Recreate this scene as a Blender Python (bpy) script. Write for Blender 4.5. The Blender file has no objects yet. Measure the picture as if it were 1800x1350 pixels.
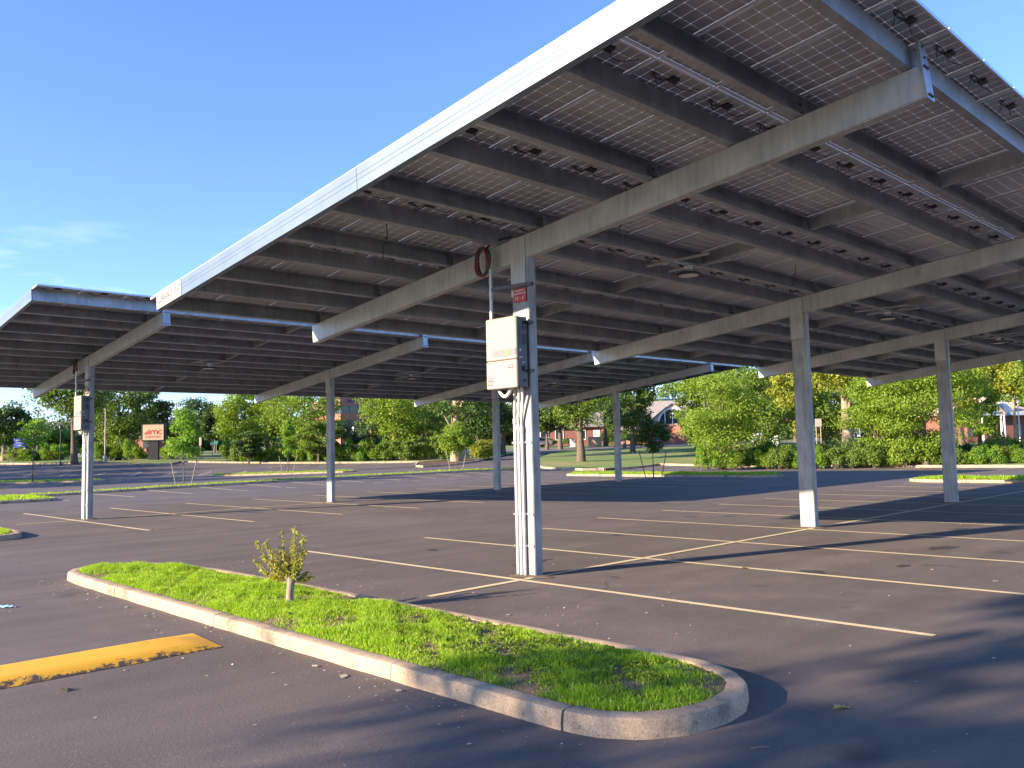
import bpy, bmesh, math, random
import numpy as np
from mathutils import Vector, Matrix, geometry as geo

random.seed(7); RNG = np.random.default_rng(7)
scene = bpy.context.scene
COL = scene.collection
R_ = math.radians

# ------------------------------------------------------------------ camera
CAMX, CAMY, CAMZ = -8.451, -8.483, 1.78
FPX = 1489.58                       # focal length in pixels of an 1800 px wide picture
YAW, PITCH, ROLL = R_(45.814), R_(4.354), R_(-1.35)
Fv = Vector((math.cos(YAW)*math.cos(PITCH), math.sin(YAW)*math.cos(PITCH), math.sin(PITCH)))
Rv = Vector((math.sin(YAW), -math.cos(YAW), 0)); Uv = Rv.cross(Fv)
R2 = Rv*math.cos(ROLL)+Uv*math.sin(ROLL); U2 = -Rv*math.sin(ROLL)+Uv*math.cos(ROLL)
cd = bpy.data.cameras.new('camera'); cam = bpy.data.objects.new('camera', cd); COL.objects.link(cam)
m = Matrix(((R2.x, U2.x, -Fv.x, CAMX), (R2.y, U2.y, -Fv.y, CAMY), (R2.z, U2.z, -Fv.z, CAMZ), (0, 0, 0, 1)))
cam.matrix_world = m
cd.sensor_width = 36; cd.sensor_fit = 'HORIZONTAL'; cd.lens = 36*FPX/1800
cd.clip_start = 0.05; cd.clip_end = 6000
scene.camera = cam

# ------------------------------------------------------------------ light
SUN_EL, SUN_DIR = R_(17.54), R_(-17.5)          # light travels towards SUN_DIR in plan
L = Vector((math.cos(SUN_DIR)*math.cos(SUN_EL), math.sin(SUN_DIR)*math.cos(SUN_EL), -math.sin(SUN_EL)))
sd = bpy.data.lights.new('sun', 'SUN'); sd.energy = 5.0; sd.angle = R_(0.55); sd.color = (1.0, 0.81, 0.60)
so = bpy.data.objects.new('sun', sd); COL.objects.link(so); so.location = (-30, 10, 30)
so.rotation_euler = (-L).to_track_quat('Z', 'Y').to_euler()

world = bpy.data.worlds.new('World'); scene.world = world; world.use_nodes = True
wn = world.node_tree; wn.nodes.clear()
wo = wn.nodes.new('ShaderNodeOutputWorld'); bg = wn.nodes.new('ShaderNodeBackground')
sky = wn.nodes.new('ShaderNodeTexSky'); sky.sky_type = 'NISHITA'; sky.sun_disc = False
sky.sun_elevation = SUN_EL; sky.sun_rotation = math.atan2(-L.x, -L.y)
sky.air_density = 1.0; sky.dust_density = 0.1; sky.ozone_density = 5.0; sky.altitude = 60
bg.inputs['Strength'].default_value = 0.118
# thin wisps of high cloud low in the sky, all round
tc = wn.nodes.new('ShaderNodeTexCoord'); mp = wn.nodes.new('ShaderNodeMapping')
mp.inputs['Scale'].default_value = (2.2, 2.2, 11.0)
nz = wn.nodes.new('ShaderNodeTexNoise'); nz.inputs['Scale'].default_value = 2.3; nz.inputs['Detail'].default_value = 7
nz.inputs['Roughness'].default_value = 0.6
cr = wn.nodes.new('ShaderNodeValToRGB'); cr.color_ramp.elements[0].position = 0.52; cr.color_ramp.elements[1].position = 0.80
sx = wn.nodes.new('ShaderNodeSeparateXYZ'); hr = wn.nodes.new('ShaderNodeValToRGB')
hr.color_ramp.elements[0].position = 0.04; hr.color_ramp.elements[0].color = (1, 1, 1, 1)
hr.color_ramp.elements[1].position = 0.27; hr.color_ramp.elements[1].color = (0, 0, 0, 1)
mu = wn.nodes.new('ShaderNodeMath'); mu.operation = 'MULTIPLY'
mu2 = wn.nodes.new('ShaderNodeMath'); mu2.operation = 'MULTIPLY'; mu2.inputs[1].default_value = 0.75
mx = wn.nodes.new('ShaderNodeMixRGB'); mx.inputs['Color2'].default_value = (9.5, 8.2, 7.6, 1)
k = wn.links.new
k(tc.outputs['Generated'], mp.inputs['Vector']); k(mp.outputs[0], nz.inputs['Vector']); k(nz.outputs['Fac'], cr.inputs[0])
k(tc.outputs['Generated'], sx.inputs[0]); k(sx.outputs['Z'], hr.inputs[0])
k(cr.outputs[0], mu.inputs[0]); k(hr.outputs[0], mu.inputs[1]); k(mu.outputs[0], mu2.inputs[0])
k(mu2.outputs[0], mx.inputs['Fac']); k(sky.outputs[0], mx.inputs['Color1'])
tn = wn.nodes.new('ShaderNodeMixRGB'); tn.blend_type = 'MULTIPLY'; tn.inputs['Fac'].default_value = 1; tn.inputs['Color2'].default_value = (0.90, 0.865, 1.04, 1)
k(mx.outputs[0], tn.inputs['Color1']); k(tn.outputs[0], bg.inputs[0]); k(bg.outputs[0], wo.inputs[0])

vs = scene.view_settings; vs.view_transform = 'Standard'; vs.look = 'None'; vs.exposure = 1.72; vs.gamma = 1
vs.use_curve_mapping = False

# ------------------------------------------------------------------ pixel helpers (lay-out only)
def ray(px, py): return Fv + R2*((px-900)/FPX) - U2*((py-675)/FPX)
def at(px, depth):
    """plan position at a given depth along the view direction, for picture column px"""
    d = ray(px, 790 - 0.0236*(px-900)); return CAMX+d.x*depth, CAMY+d.y*depth
def hor(px): return 788.4-0.0236*(px-900)
def zat(px, py, depth): return CAMZ + (hor(px)-py)*depth/FPX

# ------------------------------------------------------------------ terrain
_c = [(3.3,36.8,-.05),(10,36.8,.12),(20,36.8,.22),(32.5,36.8,.33),(49,34,.10),(49,24.7,-.03),(49,18,-.06),(49,8,-.10),(49,-20,-.1),
      (9.8,60.7,-.05),(14.2,59,0),(22.7,59,.05),(29.9,49.5,.15),(36,49,.33),(30,82.8,1.02),(36,71.5,.78),(42.7,60.8,.6),(43.4,53,.62),
      (48.3,41.4,.42),(14.9,87.8,.95),(20.3,86.6,1.25),(28.9,88,1.3),(23.4,86.5,1.45),(73.6,65.6,1.45),(81.5,79,2.0),(91.4,62,2.0),
      (40.7,39,.08),(39.2,32,-.05),(60,20,.15),(60,0,.1),(75,30,.9),(-20,90,.6),(-60,110,.8),(10,120,1.8),(40,120,2.2),(120,100,2.4),
      (120,20,1.6),(120,-40,1.2),(60,-60,0.),(200,200,3.0),(0,220,2.5),(220,0,2.),(120,180,3)]
for gx in range(-60, 37, 12):
    for gy in range(-60, 31, 15): _c.append((gx, gy, 0.))
_c = np.array(_c)
def _tps(r2): return 0.5*r2*np.log(r2+1e-9)
_n = len(_c); _A = np.zeros((_n+3, _n+3)); _d = ((_c[:, None, :2]-_c[None, :, :2])**2).sum(2)
_A[:_n, :_n] = _tps(_d)+np.eye(_n)*60.0
_A[:_n, _n] = 1; _A[:_n, _n+1:] = _c[:, :2]; _A[_n, :_n] = 1; _A[_n+1:, :_n] = _c[:, :2].T
_w = np.linalg.solve(_A, np.concatenate([_c[:, 2], np.zeros(3)]))
def Hn(x, y):
    x = np.asarray(x, float); y = np.asarray(y, float)
    xc = np.clip(x, -70, 200); yc = np.clip(y, -70, 210)
    r2 = (xc[..., None]-_c[:, 0])**2+(yc[..., None]-_c[:, 1])**2
    z = (_tps(r2)*_w[:_n]).sum(-1)+_w[_n]+_w[_n+1]*xc+_w[_n+2]*yc
    d = np.hypot(np.maximum(0, x-35), np.maximum(0, y-31)); t = np.clip(d/7, 0, 1)
    return z*t*t*(3-2*t)
def H(x, y): return float(Hn(x, y))

# ------------------------------------------------------------------ tags
def tag(o, label=None, cat=None, group=None, kind=None):
    if label: o['label'] = label
    if cat: o['category'] = cat
    if group: o['group'] = group
    if kind: o['kind'] = kind
    return o
def empty(name, loc=(0, 0, 0), rz=0.0):
    o = bpy.data.objects.new(name, None); COL.objects.link(o); o.location = loc; o.rotation_euler = (0, 0, rz)
    o.empty_display_size = 0.2
    return o
def link(name, me, parent=None, loc=(0, 0, 0), rot=(0, 0, 0)):
    o = bpy.data.objects.new(name, me); COL.objects.link(o); o.location = loc; o.rotation_euler = rot
    if parent: o.parent = parent
    return o
def kids(o): return [c for c in COL.objects if c.parent == o]
def copy_tree(o, parent=None, _map=None):
    if _map is None:
        _map = {}
        for c in COL.objects:
            if c.parent: _map.setdefault(c.parent.name, []).append(c)
    c = o.copy(); COL.objects.link(c); c.parent = parent
    for ch in _map.get(o.name, []): copy_tree(ch, c, _map)
    return c

# ------------------------------------------------------------------ mesh builder
class MB:
    def __init__(s): s.v = []; s.f = []; s.m = []; s.s = []
    def add(s, vs, fs, mi=0, smooth=False):
        b = len(s.v); s.v += [tuple(v) for v in vs]
        for f in fs: s.f.append(tuple(b+i for i in f)); s.m.append(mi); s.s.append(smooth)
        return s
    def box(s, x0, x1, y0, y1, z0, z1, mi=0, M=None, bev=0.0):
        if bev > 0:
            b = bev
            # bevelled box as three stacked rings in z
            def ring(z, ins): return [(x0+ins+0, y0+b, z), (x0+b, y0+ins, z), (x1-b, y0+ins, z), (x1-ins, y0+b, z), (x1-ins, y1-b, z), (x1-b, y1-ins, z), (x0+b, y1-ins, z), (x0+ins, y1-b, z)]
            top = [(x0+b, y0+b), (x1-b, y0+b), (x1-b, y1-b), (x0+b, y1-b)]
            vs = ring(z0+b, 0)+ring(z1-b, 0)
            fs = []
            for i in range(8): j = (i+1) % 8; fs.append((i, j, 8+j, 8+i))
            n = 16
            vs += [(x, y, z0) for x, y in top]+[(x, y, z1) for x, y in top]
            mp_ = [0, 0, 1, 1, 2, 2, 3, 3]
            for i in range(8):
                j = (i+1) % 8; a, c = mp_[i], mp_[j]
                if a == c: fs.append((n+a, j, i)); fs.append((n+4+a, 8+i, 8+j))
                else: fs.append((n+a, n+c, j, i)); fs.append((n+4+c, n+4+a, 8+i, 8+j))
            fs.append((n+3, n+2, n+1, n)); fs.append((n+4, n+5, n+6, n+7))
        else:
            vs = [(x0, y0, z0), (x1, y0, z0), (x1, y1, z0), (x0, y1, z0), (x0, y0, z1), (x1, y0, z1), (x1, y1, z1), (x0, y1, z1)]
            fs = [(0, 3, 2, 1), (4, 5, 6, 7), (0, 1, 5, 4), (1, 2, 6, 5), (2, 3, 7, 6), (3, 0, 4, 7)]
        if M is not None: vs = [M @ Vector(v) for v in vs]
        return s.add(vs, fs, mi)
    def tube(s, pts, rad, n=8, mi=0, cap=True, smooth=True):
        pts = [Vector(p) for p in pts]; N = len(pts)
        if not hasattr(rad, '__len__'): rad = [rad]*N
        vs = []; up = Vector((0, 0, 1)); prev = None
        for i, p in enumerate(pts):
            t = (pts[min(i+1, N-1)]-pts[max(i-1, 0)])
            if t.length < 1e-9: t = Vector((0, 0, 1))
            t.normalize()
            if prev is None:
                a = t.orthogonal().normalized()
            else:
                a = prev-t*prev.dot(t)
                a = a.normalized() if a.length > 1e-6 else t.orthogonal().normalized()
            prev = a; b = t.cross(a)
            for q in range(n):
                an = 2*math.pi*q/n; vs.append(p+(a*math.cos(an)+b*math.sin(an))*rad[i])
        fs = []
        for i in range(N-1):
            for q in range(n):
                w = (q+1) % n; fs.append((i*n+q, i*n+w, (i+1)*n+w, (i+1)*n+q))
        s.add(vs, fs, mi, smooth)
        if cap:
            b = len(s.v)-len(vs)
            s.f.append(tuple(b+q for q in range(n-1, -1, -1))); s.m.append(mi); s.s.append(False)
            s.f.append(tuple(b+(N-1)*n+q for q in range(n))); s.m.append(mi); s.s.append(False)
        return s
    def extr(s, prof, axis, a0, a1, mi=0, cap=True, M=None):
        """closed 2d profile extruded: axis 'x' -> profile in (y,z), 'y' -> (x,z), 'z' -> (x,y)"""
        n = len(prof)
        def P(u, v, a): return {'x': (a, u, v), 'y': (u, a, v), 'z': (u, v, a)}[axis]
        vs = [P(u, v, a0) for u, v in prof]+[P(u, v, a1) for u, v in prof]
        if M is not None: vs = [M @ Vector(v) for v in vs]
        fs = [(i, (i+1) % n, n+(i+1) % n, n+i) for i in range(n)]
        if cap: fs += [tuple(range(n-1, -1, -1)), tuple(range(n, 2*n))]
        return s.add(vs, fs, mi)
    def mesh(s, name, mats):
        me = bpy.data.meshes.new(name); me.from_pydata(s.v, [], s.f)
        for mm in (mats if isinstance(mats, (list, tuple)) else [mats]): me.materials.append(mm)
        me.polygons.foreach_set('material_index', s.m); me.polygons.foreach_set('use_smooth', s.s)
        bm = bmesh.new(); bm.from_mesh(me); bmesh.ops.recalc_face_normals(bm, faces=bm.faces); bm.to_mesh(me); bm.free()
        me.update()
        if any(s.s): me.set_sharp_from_angle(angle=R_(38))
        return me
    def obj(s, name, mats, parent=None, loc=(0, 0, 0), rot=(0, 0, 0)):
        return link(name, s.mesh(name, mats), parent, loc, rot)

# ------------------------------------------------------------------ materials
def nodes_of(mt):
    nt = mt.node_tree; return nt, nt.nodes, nt.links.new
def mat(name, c1, c2=None, scale=5.0, rough=0.6, metal=0.0, bump=0.0, bscale=None, detail=5, lo=0.35, hi=0.65, spec=0.5,
        c3=None, s3=0.3, lo3=0.5, hi3=0.7, r2=None, trans=0.0, coat=0.0):
    mt = bpy.data.materials.new(name); mt.use_nodes = True; nt, N, K = nodes_of(mt)
    b = N['Principled BSDF']; b.inputs['Roughness'].default_value = rough; b.inputs['Metallic'].default_value = metal
    b.inputs['Specular IOR Level'].default_value = spec
    if coat: b.inputs['Coat Weight'].default_value = coat
    if trans: b.inputs['Transmission Weight'].default_value = trans
    c2 = c2 or tuple(x*0.8 for x in c1)
    g = N.new('ShaderNodeNewGeometry')
    n1 = N.new('ShaderNodeTexNoise'); n1.inputs['Scale'].default_value = scale; n1.inputs['Detail'].default_value = detail
    K(g.outputs['Position'], n1.inputs['Vector'])
    r1 = N.new('ShaderNodeValToRGB'); e = r1.color_ramp.elements
    e[0].position = lo; e[1].position = hi; e[0].color = (*c1, 1); e[1].color = (*c2, 1)
    K(n1.outputs['Fac'], r1.inputs[0]); out = r1.outputs[0]
    if c3:
        n3 = N.new('ShaderNodeTexNoise'); n3.inputs['Scale'].default_value = s3; n3.inputs['Detail'].default_value = 6
        K(g.outputs['Position'], n3.inputs['Vector'])
        r3 = N.new('ShaderNodeValToRGB'); r3.color_ramp.elements[0].position = lo3; r3.color_ramp.elements[1].position = hi3
        K(n3.outputs['Fac'], r3.inputs[0])
        mxx = N.new('ShaderNodeMixRGB'); K(r3.outputs[0], mxx.inputs['Fac']); K(out, mxx.inputs['Color1']); mxx.inputs['Color2'].default_value = (*c3, 1)
        out = mxx.outputs[0]
    K(out, b.inputs['Base Color'])
    if r2 is not None:
        mr = N.new('ShaderNodeMapRange'); mr.inputs['To Min'].default_value = rough; mr.inputs['To Max'].default_value = r2
        K(n1.outputs['Fac'], mr.inputs['Value']); K(mr.outputs[0], b.inputs['Roughness'])
    if bump:
        nb = N.new('ShaderNodeTexNoise'); nb.inputs['Scale'].default_value = bscale or scale*4; nb.inputs['Detail'].default_value = 6
        K(g.outputs['Position'], nb.inputs['Vector'])
        bp = N.new('ShaderNodeBump'); bp.inputs['Strength'].default_value = bump; bp.inputs['Distance'].default_value = 0.02
        K(nb.outputs['Fac'], bp.inputs['Height']); K(bp.outputs[0], b.inputs['Normal'])
    return mt

def leaf_mat(name, c1, c2, tr=0.35, rough=0.5, c3=None):
    mt = bpy.data.materials.new(name); mt.use_nodes = True; nt, N, K = nodes_of(mt)
    b = N['Principled BSDF']; b.inputs['Roughness'].default_value = rough; b.inputs['Specular IOR Level'].default_value = 0.35
    g = N.new('ShaderNodeNewGeometry'); r = N.new('ShaderNodeValToRGB'); e = r.color_ramp.elements
    e[0].position = 0.1; e[1].position = 0.85; e[0].color = (*c1, 1); e[1].color = (*c2, 1)
    if c3: q = e.new(0.96); q.color = (*c3, 1)
    n = N.new('ShaderNodeTexNoise'); n.inputs['Scale'].default_value = 0.9; n.inputs['Detail'].default_value = 3
    K(g.outputs['Position'], n.inputs['Vector'])
    ad = N.new('ShaderNodeMath'); ad.operation = 'MULTIPLY_ADD'; K(g.outputs['Random Per Island'], ad.inputs[0]); ad.inputs[1].default_value = .7; K(n.outputs['Fac'], ad.inputs[2])
    hv = N.new('ShaderNodeMath'); hv.operation = 'MULTIPLY'; hv.inputs[1].default_value = 0.66; K(ad.outputs[0], hv.inputs[0])
    K(hv.outputs[0], r.inputs[0]); K(r.outputs[0], b.inputs['Base Color'])
    t = N.new('ShaderNodeBsdfTranslucent'); br = N.new('ShaderNodeMixRGB'); br.blend_type = 'MULTIPLY'; br.inputs['Fac'].default_value = 1
    K(r.outputs[0], br.inputs['Color1']); br.inputs['Color2'].default_value = (1.5, 1.5, 0.7, 1); K(br.outputs[0], t.inputs[0])
    mxs = N.new('ShaderNodeMixShader'); mxs.inputs[0].default_value = tr
    K(b.outputs[0], mxs.inputs[1]); K(t.outputs[0], mxs.inputs[2]); K(mxs.outputs[0], N['Material Output'].inputs[0])
    return mt

M = {}
def asphalt(name, base, base2, dust):
    mt = bpy.data.materials.new(name); mt.use_nodes = True; nt, N, K = nodes_of(mt); b = N['Principled BSDF']
    g = N.new('ShaderNodeNewGeometry')
    def noise(sc, det=6, ro=0.55):
        n = N.new('ShaderNodeTexNoise'); n.inputs['Scale'].default_value = sc; n.inputs['Detail'].default_value = det; n.inputs['Roughness'].default_value = ro
        K(g.outputs['Position'], n.inputs['Vector']); return n
    def ramp(src, a, bb, ca=(0, 0, 0), cb=(1, 1, 1)):
        r = N.new('ShaderNodeValToRGB'); r.color_ramp.elements[0].position = a; r.color_ramp.elements[1].position = bb
        r.color_ramp.elements[0].color = (*ca, 1); r.color_ramp.elements[1].color = (*cb, 1); K(src, r.inputs[0]); return r.outputs[0]
    def mix(f, a, c, mode='MIX'):
        q = N.new('ShaderNodeMixRGB'); q.blend_type = mode
        for s, v in (('Fac', f), ('Color1', a), ('Color2', c)):
            if isinstance(v, (int, float)): q.inputs[s].default_value = v
            elif isinstance(v, tuple): q.inputs[s].default_value = (*v, 1)
            else: K(v, q.inputs[s])
        return q.outputs[0]
    col = ramp(noise(0.35, 8, 0.62).outputs['Fac'], 0.35, 0.68, base, base2)
    fine = noise(120, 3).outputs['Fac']
    col = mix(0.55, col, ramp(fine, 0.3, 0.7, (0.45, 0.45, 0.45), (1.5, 1.5, 1.5)), 'MULTIPLY')
    # aggregate flecks
    vo = N.new('ShaderNodeTexVoronoi'); vo.inputs['Scale'].default_value = 55; K(g.outputs['Position'], vo.inputs['Vector'])
    wn_ = N.new('ShaderNodeTexWhiteNoise'); wn_.noise_dimensions = '3D'; K(vo.outputs['Position'], wn_.inputs['Vector'])
    fl = N.new('ShaderNodeMath'); fl.operation = 'MULTIPLY'
    K(ramp(wn_.outputs['Value'], 0.90, 0.94), fl.inputs[0]); K(ramp(vo.outputs['Distance'], 0.10, 0.35, (1, 1, 1), (0, 0, 0)), fl.inputs[1])
    col = mix(fl.outputs[0], col, dust)
    # dusty drifts and oil spots
    du = N.new('ShaderNodeMath'); du.operation = 'MULTIPLY'
    K(ramp(noise(1.3, 8, 0.7).outputs['Fac'], 0.5, 0.78), du.inputs[0]); K(ramp(noise(0.12, 3).outputs['Fac'], 0.40, 0.66), du.inputs[1])
    dm = N.new('ShaderNodeMath'); dm.operation = 'MULTIPLY'; dm.inputs[1].default_value = 0.35; K(du.outputs[0], dm.inputs[0])
    col = mix(dm.outputs[0], col, dust)
    oil = N.new('ShaderNodeMath'); oil.operation = 'MULTIPLY'; oil.inputs[1].default_value = 0.55
    K(ramp(noise(0.9, 4, 0.45).outputs['Fac'], 0.66, 0.74), oil.inputs[0])
    col = mix(oil.outputs[0], col, (0.022, 0.02, 0.02))
    # hairline cracks and darker sealed patches
    wv = noise(0.7, 4); cv = N.new('ShaderNodeTexVoronoi'); cv.feature = 'DISTANCE_TO_EDGE'; cv.inputs['Scale'].default_value = 0.33
    wa = N.new('ShaderNodeMixRGB'); wa.blend_type = 'ADD'; wa.inputs['Fac'].default_value = 1.4; K(g.outputs['Position'], wa.inputs['Color1']); K(wv.outputs['Color'], wa.inputs['Color2']); K(wa.outputs[0], cv.inputs['Vector'])
    ck = N.new('ShaderNodeMath'); ck.operation = 'MULTIPLY'; K(ramp(cv.outputs['Distance'], 0.001, 0.006, (1, 1, 1), (0, 0, 0)), ck.inputs[0]); K(ramp(noise(0.25, 2).outputs['Fac'], 0.52, 0.62), ck.inputs[1])
    c2_ = N.new('ShaderNodeMath'); c2_.operation = 'MULTIPLY'; c2_.inputs[1].default_value = 0.6; K(ck.outputs[0], c2_.inputs[0])
    col = mix(c2_.outputs[0], col, (0.03, 0.026, 0.024))
    st = N.new('ShaderNodeMapping'); st.inputs['Scale'].default_value = (0.10, 1.4, 1.0); K(g.outputs['Position'], st.inputs[0])
    sn = N.new('ShaderNodeTexNoise'); sn.inputs['Scale'].default_value = 1.1; sn.inputs['Detail'].default_value = 5; K(st.outputs[0], sn.inputs['Vector'])
    col = mix(0.8, col, ramp(sn.outputs['Fac'], 0.35, 0.68, (0.80, 0.80, 0.80), (1.14, 1.13, 1.12)), 'MULTIPLY')
    K(col, b.inputs['Base Color']); b.inputs['Roughness'].default_value = 0.82; b.inputs['Specular IOR Level'].default_value = 0.35
    bp = N.new('ShaderNodeBump'); bp.inputs['Strength'].default_value = 0.55; bp.inputs['Distance'].default_value = 0.006
    ad = N.new('ShaderNodeMath'); ad.operation = 'ADD'; K(fine, ad.inputs[0]); K(noise(35, 3).outputs['Fac'], ad.inputs[1])
    K(ad.outputs[0], bp.inputs['Height']); K(bp.outputs[0], b.inputs['Normal'])
    return mt
M['asphalt'] = asphalt('asphalt', (0.100, 0.083, 0.074), (0.140, 0.116, 0.104), (0.30, 0.25, 0.20))
M['road'] = asphalt('road_asphalt', (0.15, 0.14, 0.135), (0.19, 0.18, 0.17), (0.28, 0.25, 0.22))
def paint(name, c, wear, under, edge=False):
    mt = bpy.data.materials.new(name); mt.use_nodes = True; nt, N, K = nodes_of(mt); b = N['Principled BSDF']
    g = N.new('ShaderNodeNewGeometry')
    n1 = N.new('ShaderNodeTexNoise'); n1.inputs['Scale'].default_value = 38; n1.inputs['Detail'].default_value = 6; n1.inputs['Roughness'].default_value = 0.7
    n2 = N.new('ShaderNodeTexNoise'); n2.inputs['Scale'].default_value = 2.2; n2.inputs['Detail'].default_value = 4
    K(g.outputs['Position'], n1.inputs['Vector']); K(g.outputs['Position'], n2.inputs['Vector'])
    ad = N.new('ShaderNodeMath'); ad.operation = 'ADD'; K(n1.outputs['Fac'], ad.inputs[0]); K(n2.outputs['Fac'], ad.inputs[1])
    r = N.new('ShaderNodeValToRGB'); r.color_ramp.elements[0].position = wear; r.color_ramp.elements[1].position = wear+0.10
    hf = N.new('ShaderNodeMath'); hf.operation = 'MULTIPLY'; hf.inputs[1].default_value = 0.5; K(ad.outputs[0], hf.inputs[0]); K(hf.outputs[0], r.inputs[0])
    mxx = N.new('ShaderNodeMixRGB'); K(r.outputs[0], mxx.inputs['Fac']); mxx.inputs['Color1'].default_value = (*c, 1); mxx.inputs['Color2'].default_value = (*under, 1)
    src = mxx.outputs[0]
    if edge:
        se = N.new('ShaderNodeSeparateXYZ'); K(g.outputs['Position'], se.inputs[0]); mr = N.new('ShaderNodeMapRange'); mr.inputs['From Min'].default_value = -.60; mr.inputs['From Max'].default_value = -.80; K(se.outputs['Y'], mr.inputs['Value'])
        n5 = N.new('ShaderNodeTexNoise'); n5.inputs['Scale'].default_value = 9; n5.inputs['Detail'].default_value = 6; n5.inputs['Roughness'].default_value = .75; K(g.outputs['Position'], n5.inputs['Vector'])
        a5 = N.new('ShaderNodeMath'); a5.operation = 'MULTIPLY_ADD'; a5.inputs[1].default_value = .32; K(mr.outputs[0], a5.inputs[0]); K(n5.outputs['Fac'], a5.inputs[2])
        r5 = N.new('ShaderNodeValToRGB'); r5.color_ramp.elements[0].position = .74; r5.color_ramp.elements[1].position = .81; K(a5.outputs[0], r5.inputs[0])
        m5 = N.new('ShaderNodeMixRGB'); K(r5.outputs[0], m5.inputs['Fac']); K(src, m5.inputs['Color1']); m5.inputs['Color2'].default_value = (.07, .05, .035, 1); src = m5.outputs[0]
    K(src, b.inputs['Base Color']); b.inputs['Roughness'].default_value = 0.75
    bp = N.new('ShaderNodeBump'); bp.inputs['Strength'].default_value = 0.4; bp.inputs['Distance'].default_value = 0.004
    n3 = N.new('ShaderNodeTexNoise'); n3.inputs['Scale'].default_value = 90; K(g.outputs['Position'], n3.inputs['Vector'])
    K(n3.outputs['Fac'], bp.inputs['Height']); K(bp.outputs[0], b.inputs['Normal'])
    return mt
M['line'] = paint('line_paint', (0.60, 0.49, 0.30), 0.585, (0.13, 0.11, 0.10))
M['yellow'] = paint('yellow_paint', (0.70, 0.36, 0.016), 0.60, (0.16, 0.09, 0.03), True)
M['grass_ground'] = mat('turf', (0.10, 0.17, 0.025), (0.16, 0.22, 0.04), 1.8, 0.9, bump=0.8, bscale=14, c3=(0.26, 0.22, 0.08), s3=0.16, lo3=0.48, hi3=0.68)
M['soil'] = mat('soil', (0.12, 0.08, 0.05), (0.24, 0.165, 0.095), 11, 0.95, bump=1.0, bscale=60, c3=(0.10, 0.115, 0.03), s3=3.0, lo3=0.5, hi3=0.7)
M['mulch'] = mat('mulch', (0.12, 0.05, 0.03), (0.05, 0.025, 0.02), 14, 0.95, bump=1.0, bscale=30)
def kerb_mat():
    mt = mat('kerb_concrete', (0.47, 0.34, 0.225), (0.38, 0.28, 0.185), 7, 0.92, bump=0.35, bscale=140, c3=(0.17, 0.14, 0.105), s3=2.6, lo3=0.50, hi3=0.70)
    nt, N, K = nodes_of(mt); bb = N['Principled BSDF']; src = bb.inputs['Base Color'].links[0].from_socket; g = N.new('ShaderNodeNewGeometry')
    for sc, a, c, lo_, hi_ in ((70, (0.55, 0.55, 0.55), (1.25, 1.25, 1.25), .3, .62), (14, (.72, .70, .68), (1.12, 1.12, 1.1), .32, .6)):
        n = N.new('ShaderNodeTexNoise'); n.inputs['Scale'].default_value = sc; n.inputs['Detail'].default_value = 5; n.inputs['Roughness'].default_value = .7; K(g.outputs['Position'], n.inputs['Vector'])
        r = N.new('ShaderNodeValToRGB'); r.color_ramp.elements[0].position = lo_; r.color_ramp.elements[1].position = hi_; r.color_ramp.elements[0].color = (*a, 1); r.color_ramp.elements[1].color = (*c, 1); K(n.outputs['Fac'], r.inputs[0])
        m_ = N.new('ShaderNodeMixRGB'); m_.blend_type = 'MULTIPLY'; m_.inputs['Fac'].default_value = .8; K(src, m_.inputs['Color1']); K(r.outputs[0], m_.inputs['Color2']); src = m_.outputs[0]
    vo = N.new('ShaderNodeTexVoronoi'); vo.inputs['Scale'].default_value = 16; K(g.outputs['Position'], vo.inputs['Vector'])
    r = N.new('ShaderNodeValToRGB'); r.color_ramp.elements[0].position = .07; r.color_ramp.elements[1].position = .13; r.color_ramp.elements[0].color = (.35, .35, .35, 1); K(vo.outputs['Distance'], r.inputs[0])
    m_ = N.new('ShaderNodeMixRGB'); m_.blend_type = 'MULTIPLY'; m_.inputs['Fac'].default_value = .8; K(src, m_.inputs['Color1']); K(r.outputs[0], m_.inputs['Color2'])
    K(m_.outputs[0], bb.inputs['Base Color']); return mt
M['kerb'] = kerb_mat()
M['concrete'] = mat('concrete', (0.40, 0.37, 0.33), (0.32, 0.30, 0.27), 6, 0.85, bump=0.3, bscale=60)
def galv(name, base, b2, rough, metal, streak=0.35):
    mt = mat(name, base, b2, 2.2, rough, metal, bump=0.05, bscale=9, r2=rough+0.12)
    nt, N, K = nodes_of(mt); b = N['Principled BSDF']; src = b.inputs['Base Color'].links[0].from_socket
    g = N.new('ShaderNodeNewGeometry'); mpn = N.new('ShaderNodeMapping'); mpn.inputs['Scale'].default_value = (9, 9, 1.1)
    n = N.new('ShaderNodeTexNoise'); n.inputs['Scale'].default_value = 1.6; n.inputs['Detail'].default_value = 7; n.inputs['Roughness'].default_value = 0.65
    K(g.outputs['Position'], mpn.inputs[0]); K(mpn.outputs[0], n.inputs['Vector'])
    r = N.new('ShaderNodeValToRGB'); r.color_ramp.elements[0].position = 0.42; r.color_ramp.elements[1].position = 0.75
    r.color_ramp.elements[0].color = (1, 1, 1, 1); r.color_ramp.elements[1].color = (1-streak, 1-streak, 1-streak*0.95, 1)
    K(n.outputs['Fac'], r.inputs[0]); mm = N.new('ShaderNodeMixRGB'); mm.blend_type = 'MULTIPLY'; mm.inputs['Fac'].default_value = 1
    K(src, mm.inputs['Color1']); K(r.outputs[0], mm.inputs['Color2']); K(mm.outputs[0], b.inputs['Base Color'])
    return mt
M['galv_col'] = galv('galvanized_column', (0.34, 0.345, 0.335), (0.25, 0.255, 0.255), 0.5, 0.3, 0.5)
M['galv_beam'] = galv('galvanized_beam', (0.47, 0.49, 0.48), (0.38, 0.40, 0.40), 0.52, 0.4, 0.3)
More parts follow.
